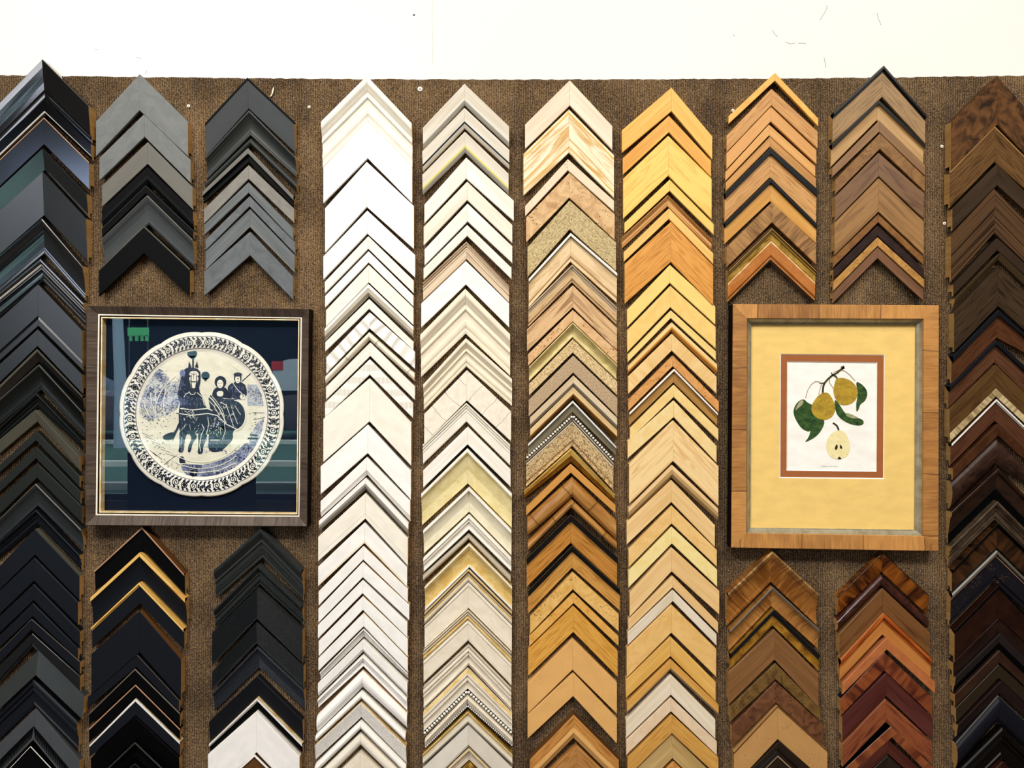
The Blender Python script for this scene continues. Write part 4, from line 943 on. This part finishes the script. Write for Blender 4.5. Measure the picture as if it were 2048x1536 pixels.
for r0, a0, a1, w in ((.56, 140, 236, 7), (.50, 160, 220, 5), (.585, 38, 130, 7), (.66, 50, 125, 6), (.70, 300, 335, 4)):
    n = 24; pts = [(1035 + RP*4.2667*r0*math.cos(math.radians(a0 + (a1-a0)*k/n)), 975 + RP*4.2667*r0*math.sin(math.radians(a0 + (a1-a0)*k/n))) for k in range(n + 1)]; line(mb, pts, w, .0013)
build(mb, 'painted_highlights', CREAM, plate)
mb = MB()
for k in range(260):         # lilac brush marks modelling the dark coat and cart
    c0, c1, sx, sy = RR.choice([(950, 1050, 95, 90), (950, 880, 85, 60), (1160, 1040, 80, 70), (1290, 960, 95, 120), (870, 700, 30, 90), (1340, 780, 60, 50), (1180, 1200, 90, 80), (1060, 1180, 40, 110), (870, 1200, 22, 80)])
    x, y = c0 + sx*RR.uniform(-1, 1), c1 + sy*RR.uniform(-1, 1); a = RR.gauss(1.5, .5); L = RR.uniform(8, 30); line(mb, [(x, y), (x + L*math.cos(a), y + L*math.sin(a))], RR.uniform(2, 5), .00125)
ell(mb, 876, 622, 24, 28, .0009)
build(mb, 'painted_lilac_strokes', mat('plain:7780ab:.2'), plate)
mb = MB()
ell(mb, 1346, 636, 36, 18, .0014); ell(mb, 1186, 712, 4, 4, .0014); ell(mb, 1206, 712, 4, 4, .0014); line(mb, [(1190, 735), (1203, 735)], 4, .0014); line(mb, [(1340, 670), (1356, 672)], 6, .0014); line(mb, [(1340, 695), (1352, 695)], 4, .0014)
ell(mb, 936, 650, 6, 10, .0013); ell(mb, 1010, 652, 6, 10, .0013); line(mb, [(936, 692), (970, 698), (1004, 692)], 6, .0013)
line(mb, [(950, 640), (946, 690), (956, 756)], 7, .0013); line(mb, [(994, 640), (996, 690), (984, 756)], 7, .0013); poly(mb, [(948, 752), (990, 752), (984, 790), (952, 790)], .0013, 1)
line(mb, [(945, 622), (970, 640), (1000, 624)], 4, .0013); line(mb, [(970, 612), (970, 680)], 3, .0013); line(mb, [(952, 700), (988, 702)], 3, .0013)
for x in range(6): line(mb, [(520 + x*42, 1130 + x*36), (600 + x*42, 1165 + x*34)], 3, .0004)
line(mb, [(820, 965), (855, 975)], 8, .0008); line(mb, [(850, 1040), (790, 1200)], 6, .0008)
for k in range(330):
    c0, c1, sx, sy = RR.choice([(640, 700, 110, 130), (560, 900, 80, 150), (700, 900, 130, 130), (640, 1040, 140, 70), (1520, 800, 80, 80), (1520, 1100, 70, 140), (620, 1250, 120, 120), (750, 1440, 110, 60), (1350, 1350, 120, 110)])
    x, y = c0 + sx*RR.uniform(-1, 1), c1 + sy*RR.uniform(-1, 1)
    if math.hypot(x - 1040, y - 975) > 555: continue
    a = RR.uniform(0, 3.14); L = RR.uniform(6, 22); line(mb, [(x, y), (x + L*math.cos(a), y + L*math.sin(a)*.6)], RR.uniform(2, 5), .0006)
for pl in ([(1470, 960), (1600, 965)], [(1480, 1020), (1600, 1000)], [(700, 1420), (760, 1370), (830, 1320)], [(620, 1300), (700, 1360)], [(560, 1250), (650, 1330)]): line(mb, pl, 4, .0006)
build(mb, 'painted_details', INK, plate)

# --- pear picture
root = empty('pear_picture_frame', P(1671, 1100, 0)); tag(root, 'rectangular blocked-veneer wooden frame with yellow matted pear print', 'picture frame')
O = [(1465.5, 608), (1878, 610.5), (1877, 1102.5), (1462, 1095.5)]; I = [(1494.6, 637), (1847, 638), (1846, 1072), (1492.8, 1066.4)]
rail_ring(root, 'frame_rail', O, I, [(0, 0), (0, .0285), (.03, .030), (.97, .030), (1, .029), (1, .016)], mat('blocks:cf9655,8f6236:.5'), mat('plain:1c1612:.6'))
L0 = [(1494.6, 637), (1847, 638), (1846, 1072), (1492.8, 1066.4)]; L1 = [(1502.5, 648), (1833, 649), (1831, 1060), (1500.5, 1056)]
rail_ring(root, 'silver_liner', L0, L1, [(0, .024), (.06, .026), (.3, .0235), (.6, .0195), (.8, .018), (1, .0175), (1, .008)], mat('mottle:a9a48f,8b8673:.35:.35'))
def mat_window(root, name, Oq, Iq, h, m, bevel):
    mb = MB(); o_ = [P(x, y, h) for x, y in Oq]; i_ = [P(x, y, h) for x, y in Iq]
    for k in range(4): mb.face([o_[k], o_[(k+1) % 4], i_[(k+1) % 4], i_[k]])
    ob = build(mb, name, m, root); mb = MB()
    w = 2.0; J = []
    cxm = sum(p[0] for p in Iq)/4; cym = sum(p[1] for p in Iq)/4
    for x, y in Iq: J.append((x + (w if x < cxm else -w), y + (w if y < cym else -w)))
    for k in range(4):
        a, b = k, (k+1) % 4; mb.face([P(*Iq[a], h), P(*Iq[b], h), P(*J[b], h - .0016), P(*J[a], h - .0016)])
    build(mb, 'bevel_edge', mat('plain:fbf8ee:.6'), ob)
Y1 = [(1560, 707.5), (1769.5, 709.5), (1768, 958), (1558.8, 956)]
mat_window(root, 'yellow_mat', quad_lerp(L0, L1, .9), Y1, .0125, mat('plain:edca7a:.85'), 1)
R1 = [(1574, 722.5), (1754.5, 724.5), (1753, 943.5), (1573, 941)]
mat_window(root, 'rust_mat', [(1550, 700), (1780, 700), (1778, 966), (1550, 966)], R1, .0108, mat('plain:9f5f33:.8'), 1)
pr = flat_quad(root, 'pear_print', [(1566, 716), (1762, 716), (1760, 950), (1566, 950)], .0088, mat('plain:f8f6f0:.7'))
def Q2(u, v): return (1440 + u/4.452, 590 + v/4.452)
def pp(mb, pts, dh, rounds=2):
    pts = [Q2(*p) for p in pts]
    for _ in range(rounds):
        n = []
        for i in range(len(pts)):
            a, b = pts[i], pts[(i+1) % len(pts)]; n += [(a[0]*.75 + b[0]*.25, a[1]*.75 + b[1]*.25), (a[0]*.25 + b[0]*.75, a[1]*.25 + b[1]*.75)]
        pts = n
    q = [P(x, y, .0088 + dh) for x, y in pts]; mb.face(q, 0, [(p.x*1.6, p.z*1.6) for p in q])
def pl(mb, pts, w, dh):
    s = [Q2(*p) for p in pts]; stroke(mb, s, w/4.452, .0088 + dh)
mb = MB()
pp(mb, [(750, 920), (690, 950), (655, 1010), (655, 1070), (690, 1140), (730, 1195), (790, 1222), (812, 1200), (830, 1080), (790, 980)], .0002)
pp(mb, [(745, 930), (790, 965), (850, 990), (930, 1110), (928, 1160), (880, 1240), (820, 1285), (745, 1318), (790, 1270), (808, 1200), (790, 1130), (755, 1060)], .0004)
pp(mb, [(1015, 935), (1040, 940), (1080, 1000), (1110, 1050), (1170, 1090), (1240, 1095), (1282, 1120), (1275, 1160), (1210, 1165), (1130, 1140), (1070, 1100), (1030, 1050)], .0002)
pp(mb, [(1205, 765), (1260, 790), (1305, 840), (1315, 890), (1290, 950), (1250, 970), (1235, 1020), (1214, 1050), (1212, 960), (1230, 880)], .0002)
build(mb, 'painted_leaves', mat('mottle:4a6338,26402a:.7'), pr)
mb = MB(); pp(mb, [(1110, 1045), (1170, 1060), (1245, 1098), (1190, 1100), (1130, 1085)], .0003); pp(mb, [(700, 950), (740, 930), (745, 970), (690, 1010), (665, 1040)], .0005)
build(mb, 'leaf_undersides', mat('mottle:b3ab8b,7d8c55:.7'), pr)
mb = MB(); pp(mb, [(905, 870), (965, 868), (1000, 920), (1030, 990), (1020, 1060), (975, 1105), (915, 1115), (850, 1090), (812, 1040), (815, 980), (860, 910)], .0006)
pp(mb, [(1040, 738), (1110, 738), (1180, 770), (1225, 830), (1228, 900), (1190, 960), (1110, 988), (1050, 965), (1012, 890), (1010, 830), (1025, 770)], .0006)
build(mb, 'painted_pears', mat('mottle:b9992d,94781f:.7'), pr)
mb = MB(); pl(mb, [(1105, 645), (1080, 660), (1040, 695), (1000, 715), (960, 750), (930, 785), (918, 820), (915, 870)], 17, .0008); pl(mb, [(1080, 650), (1108, 640)], 26, .0008); pl(mb, [(1000, 712), (1025, 720), (1045, 742)], 14, .0008); pl(mb, [(885, 785), (930, 785)], 10, .0008); pl(mb, [(993, 690), (1000, 715)], 9, .0008)
build(mb, 'painted_branch', mat('mottle:50502c,343a24:.7'), pr)
mb = MB()
for s in ([(890, 775), (850, 768), (810, 800), (780, 850), (762, 920)], [(905, 790), (890, 840), (878, 885)], [(975, 730), (975, 780), (1010, 830)], [(1010, 690), (1060, 668), (1110, 675), (1150, 705), (1205, 765)]): pl(mb, s, 4.5, .0008)
build(mb, 'painted_stalks', mat('plain:9a7248:.7'), pr)
mb = MB(); pp(mb, [(1010, 1215), (1045, 1207), (1095, 1207), (1130, 1250), (1160, 1330), (1158, 1400), (1120, 1450), (1060, 1465), (1000, 1455), (955, 1410), (943, 1350), (960, 1270)], .0004)
build(mb, 'halved_pear', mat('mottle:f1e6b4,e6d89c:.7'), pr)
mb = MB(); pp(mb, [(1042, 1325), (1050, 1350), (1042, 1378), (1022, 1380), (1024, 1350)], .0007, 1); pp(mb, [(1068, 1325), (1090, 1355), (1085, 1372), (1066, 1365)], .0007, 1); pp(mb, [(1045, 1460), (1060, 1438), (1082, 1455), (1075, 1464)], .0007, 0)
pl(mb, [(1005, 1140), (1025, 1150), (1045, 1170), (1058, 1205)], 15, .0006)
build(mb, 'pear_seeds_and_stem', mat('plain:3a3224:.7'), pr)
# the printed caption under the pear, far too small to read: fine type-like strokes
mb = MB(); x = 903; RR = random.Random(3)
while x < 1048:
    w = RR.uniform(4, 7); pl(mb, [(x, 1522), (x, 1530)], 1.5, .0003); pl(mb, [(x, RR.choice((1522, 1526, 1530))), (x + w*.7, RR.choice((1522, 1526, 1530)))], 1.5, .0003); x += w + 2
    if 962 < x < 972: x += 10
build(mb, 'printed_caption', mat('plain:7d7468:.8'), pr)

# ------------------------------------------------------------------ the street outside the shop window, seen only as reflections
def V(px, py, Y):     # point seen mirrored in the plate picture's glass at pixel px, py and depth y = -Y
    g = BY - .0185; k = (Y + g + D - .0185 + .0) ; k = Y + (D + 2*g - BY - 0) if False else Y + (2*g - (BY - D))
    return Vector(((px - 1024)/F*k, -Y, ZC - (py - 768)/F*k))
def boxm(mb, a, b): mb.box((min(a[0], b[0]), min(a[1], b[1]), min(a[2], b[2])), (max(a[0], b[0]), max(a[1], b[1]), max(a[2], b[2])))
GZ = .72
mb = MB(); mb.box((-30, -24, .3), (12, -4.0, GZ)); struct('ground', mb, surf('mottle:3d6b60,2f5a50:.9'))
for k, y in enumerate((4.6, 6.3, 9.2)):
    mb = MB(); mb.box((-20, -y - .11, GZ), (8, -y, GZ + .05)); tag(build(mb, 'street_kerb', mat('plain:cfe0d8:.8'), None), ('pale kerb line nearest the shop, mirrored in the plate glass', 'middle pale kerb line mirrored in the plate glass', 'farthest pale kerb line mirrored in the plate glass')[k], 'kerb', 'street kerbs')
mb = MB(); mb.box((-26, -20, GZ), (10, -12.3, 1.15)); tag(build(mb, 'raised_terrace', mat('plain:2a3a3a:.9'), None), 'raised dark terrace across the street mirrored in the plate glass', 'terrace')
mb = MB(); boxm(mb, (-24, -20, 1.15), (8, -19, 3.15)); tag(build(mb, 'clipped_hedge', mat('mottle:17262a,0a1418:.95'), None), 'tall dark hedge across the street mirrored in the plate glass', 'hedge')
# lamp post, leaning slightly in the glass
mb = MB(); a, b_ = V(241, 775, 8.6), V(232, 560, 8.6); n = 16
for i in range(n):
    a0, a1 = 2*math.pi*i/n, 2*math.pi*(i+1)/n; e = lambda c, r, t: c + Vector((r*math.cos(t), r*math.sin(t), 0))
    mb.face([e(a, .07, a0), e(a, .07, a1), e(b_, .055, a1), e(b_, .055, a0)])
c = Vector((a.x, a.y, GZ))
for i in range(n):
    a0, a1 = 2*math.pi*i/n, 2*math.pi*(i+1)/n; mb.face([e(c, .08, a0), e(c, .08, a1), e(a, .07, a1), e(a, .07, a0)])
tag(build(mb, 'street_pole', mat('plain:9dbccb:.5'), None, True), 'pale blue street pole mirrored at upper left of the plate glass', 'pole')
sg = empty('street_banner', V(275, 690, 12)); tag(sg, 'small green and dark street banner mirrored above the plate', 'banner')
mb = MB(); p, q = V(255, 655, 13), V(296, 672, 13); boxm(mb, p, (q.x, q.y - .05, q.z)); build(mb, 'green_panel', mat('plain:5fdc8a:.6'), sg)
mb = MB()
for x in (258, 270, 281, 290): p, q = V(x, 671, 13), V(x + 5, 682, 13); boxm(mb, p, (q.x, q.y - .05, q.z))
build(mb, 'green_fringe', mat('plain:5fdc8a:.6'), sg)
mb = MB()
for x in (257, 294): p, q = V(x, 605, 13.12), V(x + 1.2, 656, 13.12); boxm(mb, p, (q.x, q.y - .03, 1.15))
build(mb, 'banner_post', mat('plain:55606a:.5'), sg)
def car(name, loc, L, Wd, Hh, m, label, flip=1):
    r = empty(name, loc); tag(r, label, 'car'); lx, ly, lz = loc; mb = MB()
    side = [(-.5, .16), (-.5, .5), (-.44, .58), (-.30, .62), (-.20, .95), (-.1, 1.0), (.16, 1.0), (.30, .68), (.46, .6), (.5, .45), (.5, .16)]
    pa = [Vector((lx + u*L*flip, ly - Wd/2, lz + v*Hh)) for u, v in side]; pb = [p + Vector((0, Wd, 0)) for p in pa]
    for k in range(len(side)): mb.face([pa[k], pa[(k+1) % len(side)], pb[(k+1) % len(side)], pb[k]])
    mb.face(pa); mb.face(pb); build(mb, 'car_body', m, r)
    mb = MB(); wd = [(-.27, .64), (-.185, .92), (.0, .94), (.0, .64)], [(.02, .64), (.02, .94), (.15, .92), (.26, .66)]
    for w in wd: mb.face([Vector((lx + u*L*flip, ly + Wd/2 + .004, lz + v*Hh)) for u, v in w])
    build(mb, 'side_window', mat('plain:0c1216:.08'), r)
    for u in (-.31, .31):
        mb = MB(); c = Vector((lx + u*L, ly + Wd/2 - .02, lz + .225*Hh)); rr = .22*Hh
        ra = [c + Vector((rr*math.cos(k*math.pi/12), .04, rr*math.sin(k*math.pi/12))) for k in range(24)]; rb_ = [p + Vector((0, -.22, 0)) for p in ra]
        for k in range(24): mb.face([ra[k], ra[(k+1) % 24], rb_[(k+1) % 24], rb_[k]])
        mb.face(ra); mb.face(rb_); wh = build(mb, 'wheel', mat('plain:0d0d0e:.7'), r)
        mb = MB(); mb.face([c + Vector((rr*.6*math.cos(k*math.pi/12), .045, rr*.6*math.sin(k*math.pi/12))) for k in range(24)]); build(mb, 'wheel_rim', mat('plain:5d6a70:.3:.6'), wh)
    mb = MB(); x = lx - .5*L*flip; mb.box((min(x - .02, x + .2), ly + Wd/2 - .3, lz + .44*Hh), (max(x - .02, x + .2), ly + Wd/2 + .01, lz + .56*Hh)); build(mb, 'tail_lamp', mat('plain:c8202a:.3'), r)
    return r
p = V(570, 800, 15); car('parked_car', (p.x + 2.1, p.y, 1.15), 4.2, 1.7, 1.4, mat('plain:b9d2d6:.2'), 'silver car with red tail lamp mirrored at right of the plate glass')
p = V(330, 840, 10.6); car('parked_car', (p.x - 2.3, p.y, GZ), 4.6, 1.9, 1.0, mat('plain:0c1218:.15'), 'low black car mirrored at left of the plate glass')
p = V(555, 840, 10.6); car('parked_car', (p.x + 2.2, p.y, GZ), 4.4, 1.8, 1.0, mat('plain:0e141c:.15'), 'low black car mirrored behind the right side of the plate', -1)
# a dark counter by the window blocks the middle of the street's reflection
st = empty('display_stand', (-1.9, -3.45, 0)); tag(st, 'dark display stand near the shop window mirrored below the plate', 'stand')
p, q = V(255, 930, 3.3), V(474, 930, 3.3); zt = V(300, 905, 3.3).z
mb = MB(); mb.box((p.x, -3.65, .12), (q.x, -3.3, zt)); build(mb, 'stand_panel', mat('plain:10151c:.9'), st)
mb = MB(); mb.box((p.x - .03, -3.68, .0), (q.x + .03, -3.27, .12)); build(mb, 'stand_plinth', mat('plain:0c0e12:.9'), st)
